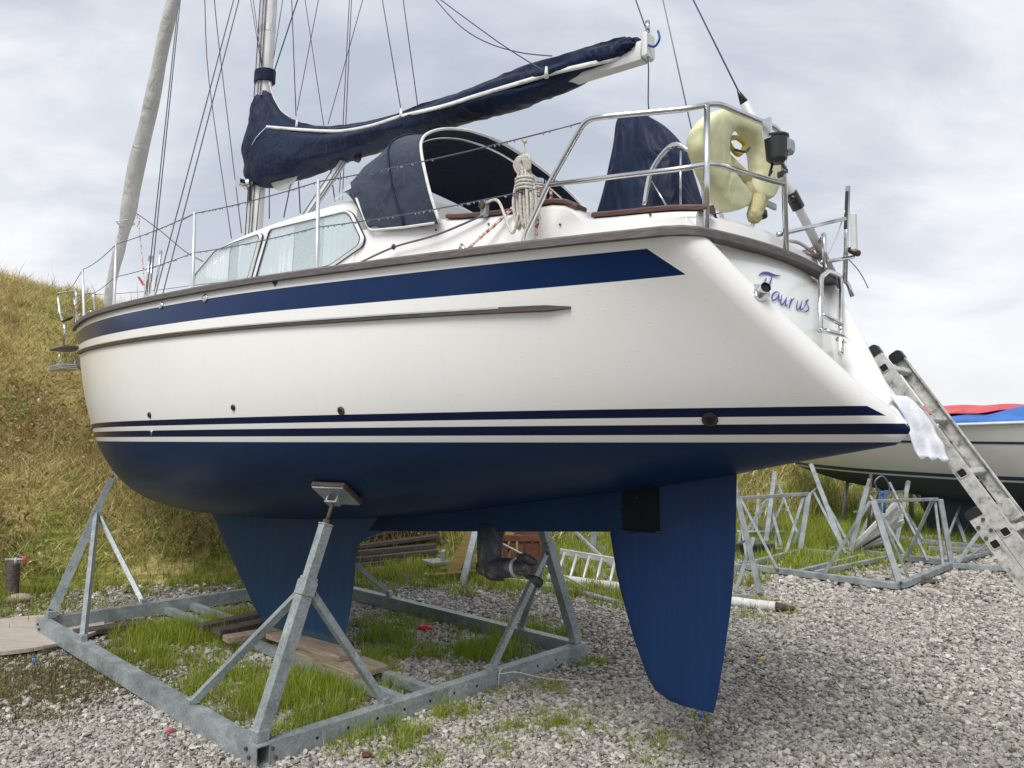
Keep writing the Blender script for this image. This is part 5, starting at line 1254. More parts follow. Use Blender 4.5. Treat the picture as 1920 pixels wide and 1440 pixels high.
# ---- grass and horsetail in the yard
GREEN = [(.22, .29, .022), (.30, .38, .030), (.38, .44, .055), (.13, .19, .018), (.44, .40, .12)]
parts = []
near = [(300, 1195, .42, 1), (385, 1195, .40, 1), (440, 1165, .35, .8), (255, 1235, .28, .8), (380, 1310, .20, .7), (330, 1250, .28, .5), (560, 1290, .34, 1), (500, 1320, .28, .9), (680, 1250, .30, 1), (630, 1310, .30, .9), (720, 1200, .28, .7), (420, 1270, .3, .45), (470, 1215, .35, .5),
        (610, 1355, .22, .9), (430, 1350, .2, .5), (560, 1370, .25, .5), (780, 1225, .24, .6), (730, 1170, .4, .35), (860, 1235, .2, .4), (920, 1225, .30, 1), (990, 1195, .28, 1), (1060, 1195, .2, .6), (900, 1180, .3, .35), (700, 1375, .22, .6), (770, 1385, .16, .5), (855, 1340, .16, .6), (830, 1310, .14, .6),
        (960, 1365, .10, .9), (1040, 1362, .10, .9), (955, 1400, .10, .4), (1250, 1385, .10, .6), (1015, 1340, .08, .5), (1115, 1245, .10, 1), (1130, 1265, .07, .6), (515, 1400, .10, .4), (740, 1420, .12, .5), (1180, 1390, .05, .6), (1095, 1250, .06, 1), (880, 1300, .10, .4), (600, 1400, .08, .3), (1110, 1375, .05, .7)]
R9 = random.Random(9)
near += [(R9.uniform(200, 1100), R9.uniform(1160, 1300), R9.uniform(.05, .16), R9.uniform(.2, .6)) for _ in range(80)] + [(R9.uniform(480, 1350), R9.uniform(1330, 1435), R9.uniform(.03, .09), R9.uniform(.2, .7)) for _ in range(64)]
for px, py, r, dn in near:
    c = G(px, py); n = int(15500 * r * r * dn * 3.14 * .8); rr_ = r * np.sqrt(rng.uniform(0, 1, n)) * rng.uniform(.6, 1.15, n); an = rng.uniform(0, 6.283, n)
    P2 = np.stack([c[0] + rr_ * np.cos(an), c[1] + rr_ * np.sin(an), np.zeros(n)], 1)
    # clump into tufts
    tc_ = P2[rng.integers(0, n, max(3, n // 22))]; k = rng.integers(0, len(tc_), n); P2 = tc_[k] + rng.normal(0, .022, (n, 3)) * [1, 1, 0]
    h = rng.gamma(6, .0135, n) * (.55 + .45 * dn) * (1.05 if r > .15 else .6) * (.6 + .8 * np.abs(np.sin(k * 1.7)))
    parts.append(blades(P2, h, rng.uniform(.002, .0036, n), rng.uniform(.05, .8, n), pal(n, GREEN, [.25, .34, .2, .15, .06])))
mid_ = [(900, 1085, .9, .8), (780, 1075, .9, .6), (850, 1060, 1.0, .6), (1000, 1095, .8, .8), (1130, 1115, .5, 1), (1150, 1070, .7, .8), (1050, 1060, 1.2, .7), (1100, 1030, 1.3, .8), (720, 1095, .8, .4), (1170, 1130, .4, .9), (1395, 1095, .35, 1), (1420, 1135, .25, .6), (1400, 1160, .18, .6), (1465, 1150, .16, .5), (1395, 1160, .1, .5),
        (1430, 1050, 1.0, 1), (1530, 1050, 1.1, 1), (1470, 1025, 1.4, 1), (1560, 1020, 1.6, .9), (1650, 1032, .8, .7), (1700, 1030, .9, .5), (1830, 1022, 1.2, .8), (1540, 990, 2.2, .9), (1450, 985, 2.0, .9), (1660, 985, 2.4, .9), (1770, 985, 2.4, .9), (1880, 990, 2.4, .8), (1400, 1000, 1.6, .9), (1330, 1010, 1.6, .8), (400, 1085, .7, .5), (60, 1160, .8, .4), (300, 1090, 1.0, .4), (30, 1110, .8, .5), (560, 1085, .8, .4), (640, 1060, .9, .4), (1500, 1075, .5, .5), (1590, 1085, .25, .5)]
for px, py, r, dn in mid_:
    c = G(px, py); n = int(1900 * r * r * dn * 3.14 / (1 + .25 * r)); rr_ = r * np.sqrt(rng.uniform(0, 1, n)) * rng.uniform(.6, 1.2, n); an = rng.uniform(0, 6.283, n)
    P2 = np.stack([c[0] + rr_ * np.cos(an), c[1] + rr_ * np.sin(an), np.zeros(n)], 1)
    tc_ = P2[rng.integers(0, n, max(4, n // 30))]; k = rng.integers(0, len(tc_), n); P2 = tc_[k] + rng.normal(0, .05, (n, 3)) * [1, 1, 0]
    h = rng.gamma(5, .016, n) * (.4 + .8 * dn) * (.5 + 1.0 * np.abs(np.sin(k * 2.3)))
    parts.append(blades(P2, h, rng.uniform(.005, .010, n), rng.uniform(.1, .6, n), pal(n, GREEN + [(.30, .27, .11)], [.2, .3, .22, .1, .08, .10])))
# moss and dead stalks round the left corner
for px, py, r, dn in ((60, 1290, .55, 1), (150, 1270, .45, 1), (190, 1240, .3, 1), (20, 1240, .5, .8), (90, 1330, .35, .6), (250, 1285, .25, .7), (30, 1150, .8, .7), (150, 1110, .9, .6), (60, 1350, .3, .4)):
    c = G(px, py); n = int(3400 * r * r * dn * 3.14); rr_ = r * np.sqrt(rng.uniform(0, 1, n)) * rng.uniform(.6, 1.2, n); an = rng.uniform(0, 6.283, n)
    P2 = np.stack([c[0] + rr_ * np.cos(an), c[1] + rr_ * np.sin(an), np.zeros(n)], 1)
    parts.append(blades(P2, rng.gamma(4, .010, n), rng.uniform(.003, .006, n), rng.uniform(.2, .9, n), pal(n, [(.12, .13, .025), (.20, .16, .06), (.22, .24, .05), (.32, .24, .11), (.10, .07, .035)])))
gr_ = mesh_obj('grass', *join(parts)[:3], M['blade'], join(parts)[3]) if False else None
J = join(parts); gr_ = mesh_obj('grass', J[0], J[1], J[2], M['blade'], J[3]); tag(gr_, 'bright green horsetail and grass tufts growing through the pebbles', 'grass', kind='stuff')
# ---- vegetation of the bank
HAY = [(.70, .57, .24), (.80, .69, .35), (.58, .45, .17), (.34, .25, .11), (.85, .76, .46)]
def bank_pts(n, e0, e1, q0, q1):
    e = rng.uniform(e0, e1, n); q = 9.95 + rng.uniform(q0, q1, n); x = e * En[0] + q * Qn[0]; y = e * En[1] + q * Qn[1]; return np.stack([x, y, hillz(x, y)], 1), e, q - 9.95
def nz(x, y, s, seed):
    r = np.random.default_rng(seed); v = 0
    for _ in range(9): k = r.normal(0, s, 2); v = v + np.sin(k[0] * x + k[1] * y + r.uniform(0, 6.28))
    return v / 3
parts = []
# mown hay, lying
for n, e0, e1, q0, q1, L0, wd in ((150000, -9, 6, .1, 7.6, .22, .008), (50000, 6, 34, .0, 7.6, .42, .013)):
    P2, e, q = bank_pts(n, e0, e1, q0, q1); keep = nz(P2[:, 0], P2[:, 1], .9, 5) + .16 * (q - 1.2) > rng.normal(-.1 if e0 < 0 else -1.2, .5, n); P2 = P2[keep]; n = len(P2)
    az = .55 + rng.normal(0, .55, n) + (rng.random(n) > .5) * math.pi
    parts.append(blades(P2 + np.array([0, 0, .01]), L0 * rng.uniform(.5, 1.5, n), np.full(n, wd), rng.uniform(.62, .985, n), pal(n, HAY, [.3, .28, .2, .08, .14], .32), az))
# green grass on the bank
P2, e, q = bank_pts(120000, -9, 5, -.25, 6.5); g1 = nz(P2[:, 0], P2[:, 1], .8, 9); keep = (g1 + .65 * np.exp(-((q - 2.9) / 1.2) ** 2) + .6 * (q < .8) - .12 * q) > rng.normal(.05, .3, len(P2)); P2 = P2[keep]; n = len(P2)
parts.append(blades(P2, rng.gamma(5, .022, n), rng.uniform(.004, .008, n), rng.uniform(.2, .8, n), pal(n, [(.24, .31, .045), (.33, .39, .065), (.17, .23, .035), (.48, .46, .16)], [.3, .3, .25, .15])))
# tall dry stalks at the foot, behind the bow
P2, e, q = bank_pts(34000, -7.5, 5.5, .0, 2.8); keep = nz(P2[:, 0], P2[:, 1], 1.1, 21) + .30 * (e - .5) > rng.normal(0, .4, len(P2)); P2 = P2[keep]; n = len(P2)
parts.append(blades(P2, rng.gamma(6, .055, n), rng.uniform(.004, .008, n), rng.uniform(.2, .85, n), pal(n, [(.60, .46, .20), (.44, .32, .13), (.28, .19, .08), (.24, .28, .08)])))
P2, e, q = bank_pts(26000, 5, 30, -.2, 1.6); n = len(P2)
parts.append(blades(P2, rng.gamma(5, .05, n), rng.uniform(.010, .018, n), rng.uniform(.1, .7, n), pal(n, [(.22, .29, .05), (.15, .21, .04), (.34, .35, .09), (.48, .38, .16)])))
# a few dark standing stalks along the crest
P2, e, q = bank_pts(500, -6, 4, 6.4, 7.8); n = len(P2); parts.append(blades(P2, rng.gamma(4, .07, n), np.full(n, .012), rng.uniform(.1, .6, n), pal(n, [(.10, .07, .03), (.25, .19, .08)])))
# dark scruffy clumps and green tussocks breaking the mown face
for nC, cs2, hh in ((80, [(.14, .10, .05), (.22, .16, .08), (.08, .06, .03)], .020), (240, [(.40, .30, .13), (.28, .19, .08), (.55, .43, .20)], .050), (200, [(.20, .27, .04), (.28, .35, .06), (.13, .19, .03)], .030), (160, [(.62, .50, .24), (.46, .36, .15)], .034)):
    C3, e, q = bank_pts(nC, -8, 4, .4, 7.2); k = rng.integers(0, nC, nC * 110); rr4 = rng.gamma(3, .09, nC)[k]; P2 = C3[k].copy(); P2[:, 0] += rng.normal(0, 1, len(k)) * rr4; P2[:, 1] += rng.normal(0, 1, len(k)) * rr4 * .7; P2[:, 2] = hillz(P2[:, 0], P2[:, 1]); n = len(P2)
    parts.append(blades(P2, rng.gamma(5, hh, n), rng.uniform(.005, .009, n), rng.uniform(.2, .9, n), pal(n, cs2)))
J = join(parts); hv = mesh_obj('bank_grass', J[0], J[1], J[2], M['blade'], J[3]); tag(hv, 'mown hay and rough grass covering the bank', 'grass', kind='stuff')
# leafy weeds low on the bank
P2, e, q = bank_pts(9500, -8, 5, .05, 4.6); keep = nz(P2[:, 0], P2[:, 1], 1.0, 31) - .05 - .45 * np.maximum(q - 1.5, 0) - .3 * np.maximum(.6 - q, 0) > rng.normal(-.35, .3, len(P2)); P2 = P2[keep]; nst = len(P2); nl = 13
st = np.repeat(P2, nl, 0); n = len(st); kind = np.repeat((nz(P2[:, 0], P2[:, 1], 1.6, 33) + rng.normal(0, .35, nst) > .05), nl)
H2 = np.repeat(rng.gamma(5, .045, nst), nl); c_ = st + np.stack([rng.normal(0, .055, n), rng.normal(0, .055, n), H2 * rng.uniform(.1, 1.05, n)], 1)
u = rng.normal(0, 1, (n, 3)); u /= np.linalg.norm(u, axis=1, keepdims=True); v = np.cross(u, rng.normal(0, 1, (n, 3))); v /= np.linalg.norm(v, axis=1, keepdims=True)
L1_ = rng.uniform(.018, .042, n)[:, None]; V = np.stack([c_ - u * L1_, c_ + v * L1_ * .45, c_ + u * L1_, c_ - v * L1_ * .45], 1).reshape(-1, 3)
F = np.arange(4 * n); sz = np.full(n, 4)
cg = pal(n, [(.22, .30, .06), (.30, .39, .10), (.40, .46, .14), (.14, .19, .05)]); cbr = pal(n, [(.30, .20, .09), (.42, .30, .14), (.16, .10, .05), (.48, .36, .18)]); T_ = np.where(kind[:, None], cg, cbr)
wv_ = mesh_obj('leafy_weeds', V, F, sz, M['blade'], np.repeat(T_, 4, 0)); tag(wv_, 'green and brown leafy weeds low on the bank', 'weeds', kind='stuff')
# distant bushes on the skyline at the right
P2, e, q = bank_pts(900, 30, 62, 6.5, 12); st = np.repeat(P2, 26, 0); n = len(st); c_ = st + rng.normal(0, 1, (n, 3)) * [.35, .35, .16] + [0, 0, .1]
u = rng.normal(0, 1, (n, 3)); u /= np.linalg.norm(u, axis=1, keepdims=True); v = np.cross(u, rng.normal(0, 1, (n, 3))); v /= np.linalg.norm(v, axis=1, keepdims=True); L1_ = rng.uniform(.05, .13, n)[:, None]
V = np.stack([c_ - u * L1_, c_ + v * L1_ * .5, c_ + u * L1_, c_ - v * L1_ * .5], 1).reshape(-1, 3)
tag(mesh_obj('bushes', V, np.arange(4 * n), np.full(n, 4), M['blade'], np.repeat(pal(n, [(.09, .10, .05), (.13, .13, .06), (.17, .15, .09)]), 4, 0)), 'low bushes on the skyline far behind the tarpaulined boat', 'bushes', kind='stuff')

# ---- pebbles: one GN object, real stones near the camera
def peb_mat():
    def f(t, b):
        a = t.new('ShaderNodeAttribute', attribute_name='tint', attribute_type='INSTANCER').outputs['Color']; co = obj_co(t)
        n = t.noise(co, 3.0, 5, .65); c = t.mix(t.math('MULTIPLY', t.ramp(n, [(.4, (0, 0, 0)), (.62, (1, 1, 1))]), .35), a, t.mix(.5, a, (.5, .48, .44), 'MULTIPLY'))
        link(t, c, b.inputs['Base Color']); b.inputs['Roughness'].default_value = .55; bump(t, b, n, .25, .15)
    return mat('pebble_stone', fn=f)
M['pebble'] = peb_mat()
def sector(n, r0, r1):
    r = np.sqrt(rng.uniform(r0 * r0, r1 * r1, n)); a = rng.uniform(-.80, .80, n); return np.stack([r * np.sin(a), r * np.cos(a)], 1), r
P2 = []; SC = []
for n, r0, r1, s0 in ((135000, 2.6, 5.6, .0079), (140000, 5.6, 9.2, .0100), (95000, 9.2, 15.5, .017)):
    p, r = sector(n, r0, r1); P2.append(p); SC.append(s0 * np.clip(rng.lognormal(0, .40, n), 0.45, 2.2))
P2 = np.concatenate(P2); SC = np.concatenate(SC)
q = P2 @ Qn - 9.95; moss = np.exp(-(((P2[:, 0] + 4.05) / 1.15) ** 2 + ((P2[:, 1] - 5.45) / .8) ** 2)); fe = nz(P2[:, 0], P2[:, 1], 1.5, 41)
keep = (rng.random(len(P2)) > 1.15 * moss + .3 * moss * fe) & (rng.random(len(P2)) > np.clip((q + 1.9 + .9 * fe) * .8, 0, 1)) & (q < .3)
keep &= rng.random(len(P2)) > np.clip((nz(P2[:, 0], P2[:, 1], .8, 43) - .35) * 1.3, 0, .55) * (P2[:, 1] > 5)
P2 = P2[keep]; SC = SC[keep]; n = len(P2)
V = np.stack([P2[:, 0], P2[:, 1], SC * rng.uniform(-.15, .75, n)], 1)
pm = bpy.data.meshes.new('gravel'); pm.vertices.add(n); pm.vertices.foreach_set('co', V.astype(np.float32).ravel())
sv = np.stack([SC * rng.uniform(.85, 1.45, n), SC * rng.uniform(.75, 1.1, n), SC * rng.uniform(.42, .8, n)], 1); ro = np.stack([rng.normal(0, .35, n), rng.normal(0, .35, n), rng.uniform(0, 6.283, n)], 1)
tc2 = pal(n, [(.43, .40, .35), (.35, .32, .28), (.25, .235, .215), (.13, .125, .12), (.53, .505, .45), (.36, .32, .26), (.27, .235, .205), (.42, .39, .33)], [.24, .22, .15, .10, .14, .06, .04, .05], .12)
for nm_, ty, dat, fld in (('sc', 'FLOAT_VECTOR', sv, 'vector'), ('ro', 'FLOAT_VECTOR', ro, 'vector')):
    a = pm.attributes.new(nm_, ty, 'POINT'); a.data.foreach_set(fld, dat.astype(np.float32).ravel())
a = pm.attributes.new('tint', 'FLOAT_COLOR', 'POINT'); c = np.ones((n, 4), np.float32); c[:, :3] = tc2; a.data.foreach_set('color', c.ravel())
a = pm.attributes.new('pick', 'INT', 'POINT'); a.data.foreach_set('value', rng.integers(0, 5, n).astype(np.int32))
po = bpy.data.objects.new('gravel', pm); COL.objects.link(po); tag(po, 'loose rounded pebbles covering the yard', 'gravel', kind='stuff')
ng = bpy.data.node_groups.new('pebble_scatter', 'GeometryNodeTree'); ng.interface.new_socket('Geometry', in_out='INPUT', socket_type='NodeSocketGeometry'); ng.interface.new_socket('Geometry', in_out='OUTPUT', socket_type='NodeSocketGeometry')
N = ng.nodes; Lk = ng.links; gi = N.new('NodeGroupInput'); go = N.new('NodeGroupOutput'); g2i = N.new('GeometryNodeGeometryToInstance')
for i in range(5):
    ic = N.new('GeometryNodeMeshIcoSphere'); ic.inputs['Radius'].default_value = 1.0; ic.inputs['Subdivisions'].default_value = 3
    nz_ = N.new('ShaderNodeTexNoise'); nz_.noise_dimensions = '4D'; nz_.inputs['W'].default_value = i * 7.3; nz_.inputs['Scale'].default_value = .75; nz_.inputs['Detail'].default_value = 1.0
    sb = N.new('ShaderNodeVectorMath'); sb.operation = 'SUBTRACT'; sb.inputs[1].default_value = (.5, .5, .5); ml = N.new('ShaderNodeVectorMath'); ml.operation = 'SCALE'; ml.inputs['Scale'].default_value = 1.7
    sp_n = N.new('GeometryNodeSetPosition'); sh_ = N.new('GeometryNodeSetShadeSmooth'); sm = N.new('GeometryNodeSetMaterial'); sm.inputs['Material'].default_value = M['pebble']
    Lk.new(nz_.outputs['Color'], sb.inputs[0]); Lk.new(sb.outputs[0], ml.inputs[0]); Lk.new(ic.outputs['Mesh'], sp_n.inputs['Geometry']); Lk.new(ml.outputs[0], sp_n.inputs['Offset'])
    Lk.new(sp_n.outputs[0], sh_.inputs[0]); Lk.new(sh_.outputs[0], sm.inputs['Geometry']); Lk.new(sm.outputs[0], g2i.inputs[0])
io = N.new('GeometryNodeInstanceOnPoints'); io.inputs['Pick Instance'].default_value = True
def named(nm_, ty): a = N.new('GeometryNodeInputNamedAttribute'); a.data_type = ty; a.inputs['Name'].default_value = nm_; return a.outputs['Attribute']
e2r = N.new('FunctionNodeEulerToRotation'); Lk.new(named('ro', 'FLOAT_VECTOR'), e2r.inputs[0]); Lk.new(e2r.outputs[0], io.inputs['Rotation']); Lk.new(named('sc', 'FLOAT_VECTOR'), io.inputs['Scale']); Lk.new(named('pick', 'INT'), io.inputs['Instance Index'])
Lk.new(gi.outputs[0], io.inputs['Points']); Lk.new(g2i.outputs[0], io.inputs['Instance']); Lk.new(io.outputs[0], go.inputs[0])
md = po.modifiers.new('scatter', 'NODES'); md.node_group = ng
#S4
# ================================================================== THE YARD BEHIND
def bar_thing(name, label, cat, base, bars, group=None, m='galv_far', part='bar', extra=None):
    """bars: (x0, y0, z0|None, x1, y1, depth-shift, w) measured in the photo; foot on the ground, head at the foot's distance plus a shift"""
    r = thing(name, label, cat, tuple(base), 0, group)
    for bb in bars:
        A, B, wd, nm_ = bb; wd = wd * .78
        mb = MB().beam(A, B, wd, wd, up=(0.3, 1, .1) if abs(unit(arr(*B) - arr(*A))[2]) > .3 else (0, 0, 1), t=0)
        mb.v = [tuple(arr(*v) - arr(*base)) for v in mb.v]; mb.build(nm_, M[m], r)
    return r
def up_(px, py, foot_px, shift=0.0, z0=.06):        # head of a bar whose foot stands at foot_px
    Y = G(*foot_px, z0)[1] + shift; return D(px, py, Y)
def stand(px, py, px1, py1, shift=0.0, wd=.055, nm_='post', z0=.08): return (G(px, py, z0), up_(px1, py1, (px, py), shift), wd, nm_)
def gb(px, py, px1, py1, wd=.09, nm_='base_beam', z=.07): return (G(px, py, z), G(px1, py1, z), wd, nm_)
def at(p, q, t): return p + (q - p) * t
# right-hand empty cradle
bars = [gb(1400, 1062, 1685, 1099), gb(1690, 1097, 1785, 1058), gb(1785, 1056, 1570, 1030), gb(1530, 1074, 1662, 1046, .07), gb(1500, 1072, 1618, 1042, .07)]
Tn = up_(1637, 940, (1685, 1095), .25); Tr = up_(1757, 936, (1783, 1057), -.1); Tl = up_(1626, 912, (1592, 1036), -.1)
bars += [(G(1686, 1092, .1), Tn, .085, 'post'), (G(1703, 1082, .1), at(Tn, Tr, .03), .035, 'brace'), (G(1545, 1076, .1), at(Tn, Tr, -.04), .045, 'brace'), (Tn, Tr, .05, 'top_rail'), (G(1784, 1055, .1), Tr + arr(.04, 0, 0), .075, 'post'), (G(1768, 1060, .1), Tr - arr(.03, 0, 0), .04, 'brace'),
         (G(1700, 1045, .1), at(Tn, Tr, .93), .05, 'brace'), (G(1594, 1034, .1), Tl, .08, 'post'), (Tl, at(Tl, G(1594, 1034, .1), -.12), .045, 'inner_post'), (G(1680, 1016, .1), D(1703, 903, G(1680, 1016)[1]), .075, 'post'), (at(Tl, G(1594, 1034, .1), .1), D(1700, 922, G(1680, 1016)[1]), .045, 'top_rail'), (G(1697, 1040, .1), D(1632, 930, 11.3), .045, 'brace'), (G(1740, 1052, .1), D(1668, 905, 11.6), .04, 'brace')]
bar_thing('empty_cradle', 'empty galvanised cradle with upright end frame standing nearest the ladder', 'boat cradle', G(1685, 1103), bars, 'empty boat cradles')
# left-hand empty cradle with the trestle bar
Ta = D(1388, 934, G(1390, 1062)[1] + .4); Tb = D(1516, 926, G(1498, 1034)[1] - .2)
bars = [gb(1380, 1064, 1400, 1060), gb(1385, 1062, 1500, 1034), gb(1500, 1032, 1600, 1041), (Ta, Tb, .06, 'top_rail'), (G(1500, 1030, .1), Tb, .09, 'post'), (G(1458, 1067, .1), Ta, .04, 'brace'), (G(1473, 1037, .1), Tb - arr(.06, 0, 0), .05, 'brace'), (G(1487, 1020, .1), Tb + arr(.1, .3, -.3), .05, 'brace'),
        (G(1582, 1034, .1), D(1521, 872, 12.6), .085, 'post'), (G(1596, 1028, .1), D(1533, 912, 12.4), .045, 'brace'), (G(1586, 1038, .1), Tb + arr(.08, 0, .02), .045, 'brace'), (D(1515, 930, 12.2), D(1537, 912, 12.5), .045, 'link'), (G(1435, 1020, .1), D(1452, 886, 13.2), .085, 'post'), (G(1408, 1000, .1), D(1444, 925, 13.3), .05, 'brace'),
        (G(1466, 1026, .1), D(1440, 930, 12.9), .055, 'brace'), (G(1497, 1004, .1), D(1458, 905, 13.3), .05, 'brace'), (G(1390, 1012, .1), D(1436, 940, 13.0), .05, 'brace')]
bars += [(G(1400, 1046, .1), D(1386, 950, 10.6), .05, 'brace'), (G(1418, 1000, .1), D(1422, 925, 13.2), .06, 'post'), (G(1440, 1005, .1), D(1468, 940, 13.0), .045, 'brace'), (D(1395, 990, 13.0), D(1462, 985, 13.0), .04, 'link')]
bar_thing('empty_cradle', 'empty galvanised cradle with a long top bar, directly right of the rudder', 'boat cradle', G(1500, 1040), bars, 'empty boat cradles')
bars = [gb(1560, 1030, 1700, 1012), gb(1700, 1012, 1840, 1026), (G(1612, 1012, .1), D(1655, 915, 14.2), .07, 'post'), (G(1662, 1008, .1), D(1650, 898, 14.0), .07, 'post'), (G(1640, 1022, .1), D(1680, 925, 13.0), .05, 'brace'), (G(1730, 1012, .1), D(1680, 930, 13.6), .05, 'brace'), (D(1600, 960, 13.8), D(1690, 952, 13.8), .04, 'top_rail'), (G(1810, 1018, .1), D(1790, 960, 13.0), .06, 'post'), (G(1770, 1024, .1), D(1800, 950, 12.6), .04, 'brace')]
bar_thing('empty_cradle', 'farthest empty cradle, seen through the bars of the right-hand one', 'boat cradle', G(1700, 1015), bars, 'empty boat cradles')
# stand just behind the rudder
hd_ = D(1376, 905, G(1424, 1112)[1] + .1)
bars = [(G(1425, 1112, .04), hd_, .075, 'post'), (G(1378, 1110, .04), D(1413, 1008, G(1424, 1112)[1]), .055, 'brace'), gb(1365, 1116, 1420, 1119, .045, 'foot_tube', .03), (D(1413, 1010, 8.5), D(1370, 1022, 8.9), .03, 'brace')]
bar_thing('support_stand', 'leaning galvanised support stand half hidden by the trailing edge of the rudder', 'boat stand', G(1425, 1117), bars)
# a cradle further back on the right, partly behind the ladder
bars = [gb(1785, 1060, 1925, 1068, .08), gb(1740, 1028, 1890, 1034, .08), gb(1770, 1058, 1900, 1024, .06), (G(1795, 1056, .1), D(1842, 990, 10.2), .05, 'brace'), (G(1822, 1040, .08), D(1900, 985, 11.5), .03, 'brace')]
bar_thing('empty_cradle', 'low cradle base lying on the gravel partly hidden by the ladder', 'boat cradle', G(1800, 1064), bars, 'empty boat cradles')
# thin poles
for px, py, px1, py1, wd, lab in ((1578, 985, 1591, 892, .07, 'pale upright pole standing at the foot of the bank right of the long top bar'), (1627, 1030, 1633, 887, .05, 'dark slim pole leaning up against the bundle of white slats')):
    A = G(px, py, 0); B = D(px1, py1, A[1]); base = A
    mb = MB().tube([A - base, B - base], wd / 2, 8); o = mb.build('pole', M['galv' if wd > .06 else 'rust'], None, True); o.location = tuple(base); tag(o, lab, 'pole')
A = D(1580, 918, 16.0); B = D(1612, 948, 15.0)
# supports of the far boat
FB = []
for px, py, px1, py1, lab in ((1709, 985, 1709, 893, 'round steel prop with a pad under the middle of the far boat'), (1900, 960, 1900, 882, 'pale prop at the right edge under the far boat'), (1752, 985, 1712, 912, 'slanting prop beside the round prop under the far boat')):
    A = G(px, py, 0) if py > 980 else D(px, py, 12.0); Y = A[1]; A[2] = 0; B = D(px1, py1, Y)
    r = thing('boat_prop', lab, 'prop', tuple(A), 0, 'props under the far boat')
    MB().tube([(0, 0, 0), tuple(B - A)], .045, 8).build('tube', M['galv'], r, True)
    MB().box(tuple(B - A), (.28, .22, .04), bev=.005).build('pad', M['ply'], r)
    MB().box((0, 0, .02), (.25, .25, .04), bev=.005).build('foot_plate', M['galv'], r)
# the far boat
E0 = D(1497, 870, 15.6); E0[2] = 0; E1 = D(2350, 850, 9.6); E1[2] = 0; FX_ = unit(E1 - E0); FY = arr(FX_[1], -FX_[0], 0); FL = np.linalg.norm(E1 - E0)
fb0 = E0
fboat = thing('far_boat', 'cream boat under red and blue tarpaulins standing behind the ladder', 'sailboat', tuple(fb0), 0)
def FP(s, y, z): return E0 + FX_ * (s * FL) + FY * y + arr(0, 0, z) - fb0
hb_ = hermite([0, .08, .2, .4, .7, 1.0], [.25, .75, 1.10, 1.45, 1.5, .3]); zb_ = hermite([0, .05, .2, .4, .7, 1.0], [1.08, 1.00, .80, .66, .66, .9]); zt_ = hermite([0, .3, .7, 1.0], [1.86, 1.82, 1.86, 1.95]); zw_ = hermite([0, .3, .7, 1], [1.09, 1.04, 1.02, 1.02])
def fsec(s, z0, z1, n, off=0):
    b = hb_(s); zb = zb_(s); out = []
    for t in np.linspace(0, 1, n):
        z = z0 + (z1 - z0) * t; u = min(max((z - zb) / max(.05, zt_(s) - zb), 0), 1); out.append(FP(s, (b + off) * (u ** .38) * (1 - .03 * u), z))
    return out
ss = np.linspace(0, 1, 50)
def fstrip(z0, z1, name, m, n=10, off=0.0):
    for sg in (1,):
        MB().loft([fsec(s, z0(s), z1(s), n, off) for s in ss], False).build(name, M[m], fboat, True)
fstrip(zw_, zt_, 'topsides', 'far_hull'); fstrip(zb_, zw_, 'bottom', 'far_bottom')
fstrip(lambda s: zw_(s) + .030, lambda s: zw_(s) + .085, 'boot_stripe', 'far_navy', 3, .006); fstrip(lambda s: 1.60 - .04 * s, lambda s: 1.635 - .04 * s, 'cove_stripe', 'far_navy', 3, .006)
# other side and deck so that it is a solid boat
mb = MB(); lp_ = [[p - 2 * FY * ((p + fb0 - E0) @ FY) for p in fsec(s, zb_(s), zt_(s), 10)] for s in ss]; mb.loft(lp_, False).build('topsides', M['far_hull'], fboat, True)
MB().loft([[FP(s, hb_(s) * .97 * q, zt_(s) + .06 * (1 - q * q)) for q in np.linspace(-1, 1, 9)] for s in ss], False).build('deck', M['far_hull'], fboat, True)
MB().loft([[FP(0, y, z) for y, z in ((0, 1.08), (.2, 1.3), (.25, 1.86), (-.25, 1.86), (-.2, 1.3))], [FP(-.004, y * .9, z) for y, z in ((0, 1.10), (.2, 1.3), (.25, 1.84), (-.25, 1.84), (-.2, 1.3))]], True, True).build('end_board', M['far_hull'], fboat)
MB().tube([FP(s, hb_(s) * .98 + .01, zt_(s) + .01) for s in ss], .022, 6).build('rubbing_strake', M['white_alloy'], fboat, True)
ka = [D(1735, 925, 13.6), D(1885, 925, 12.6)]; kz = []
ks0 = (D(1742, 930, 13.4) - E0) @ FX_ / FL; ks1 = (D(1872, 930, 12.4) - E0) @ FX_ / FL; kt0 = (D(1752, 985, 13.4) - E0) @ FX_ / FL
for z, a, b in ((.85, ks0 - .02, ks1 + .10), (.5, ks0, ks1 + .08), (.12, kt0, ks1 + .05)):
    kz.append([FP(a, 0, z), FP(a * .8 + b * .2, .13, z), FP((a + b) / 2, .14, z), FP(b, 0, z), FP((a + b) / 2, -.14, z), FP(a * .8 + b * .2, -.13, z)])
MB().loft(kz, True, True).build('keel', M['far_keel'], fboat, True, sharp=50)
hs = (D(1802, 800, 12.4) - E0) @ FX_ / FL
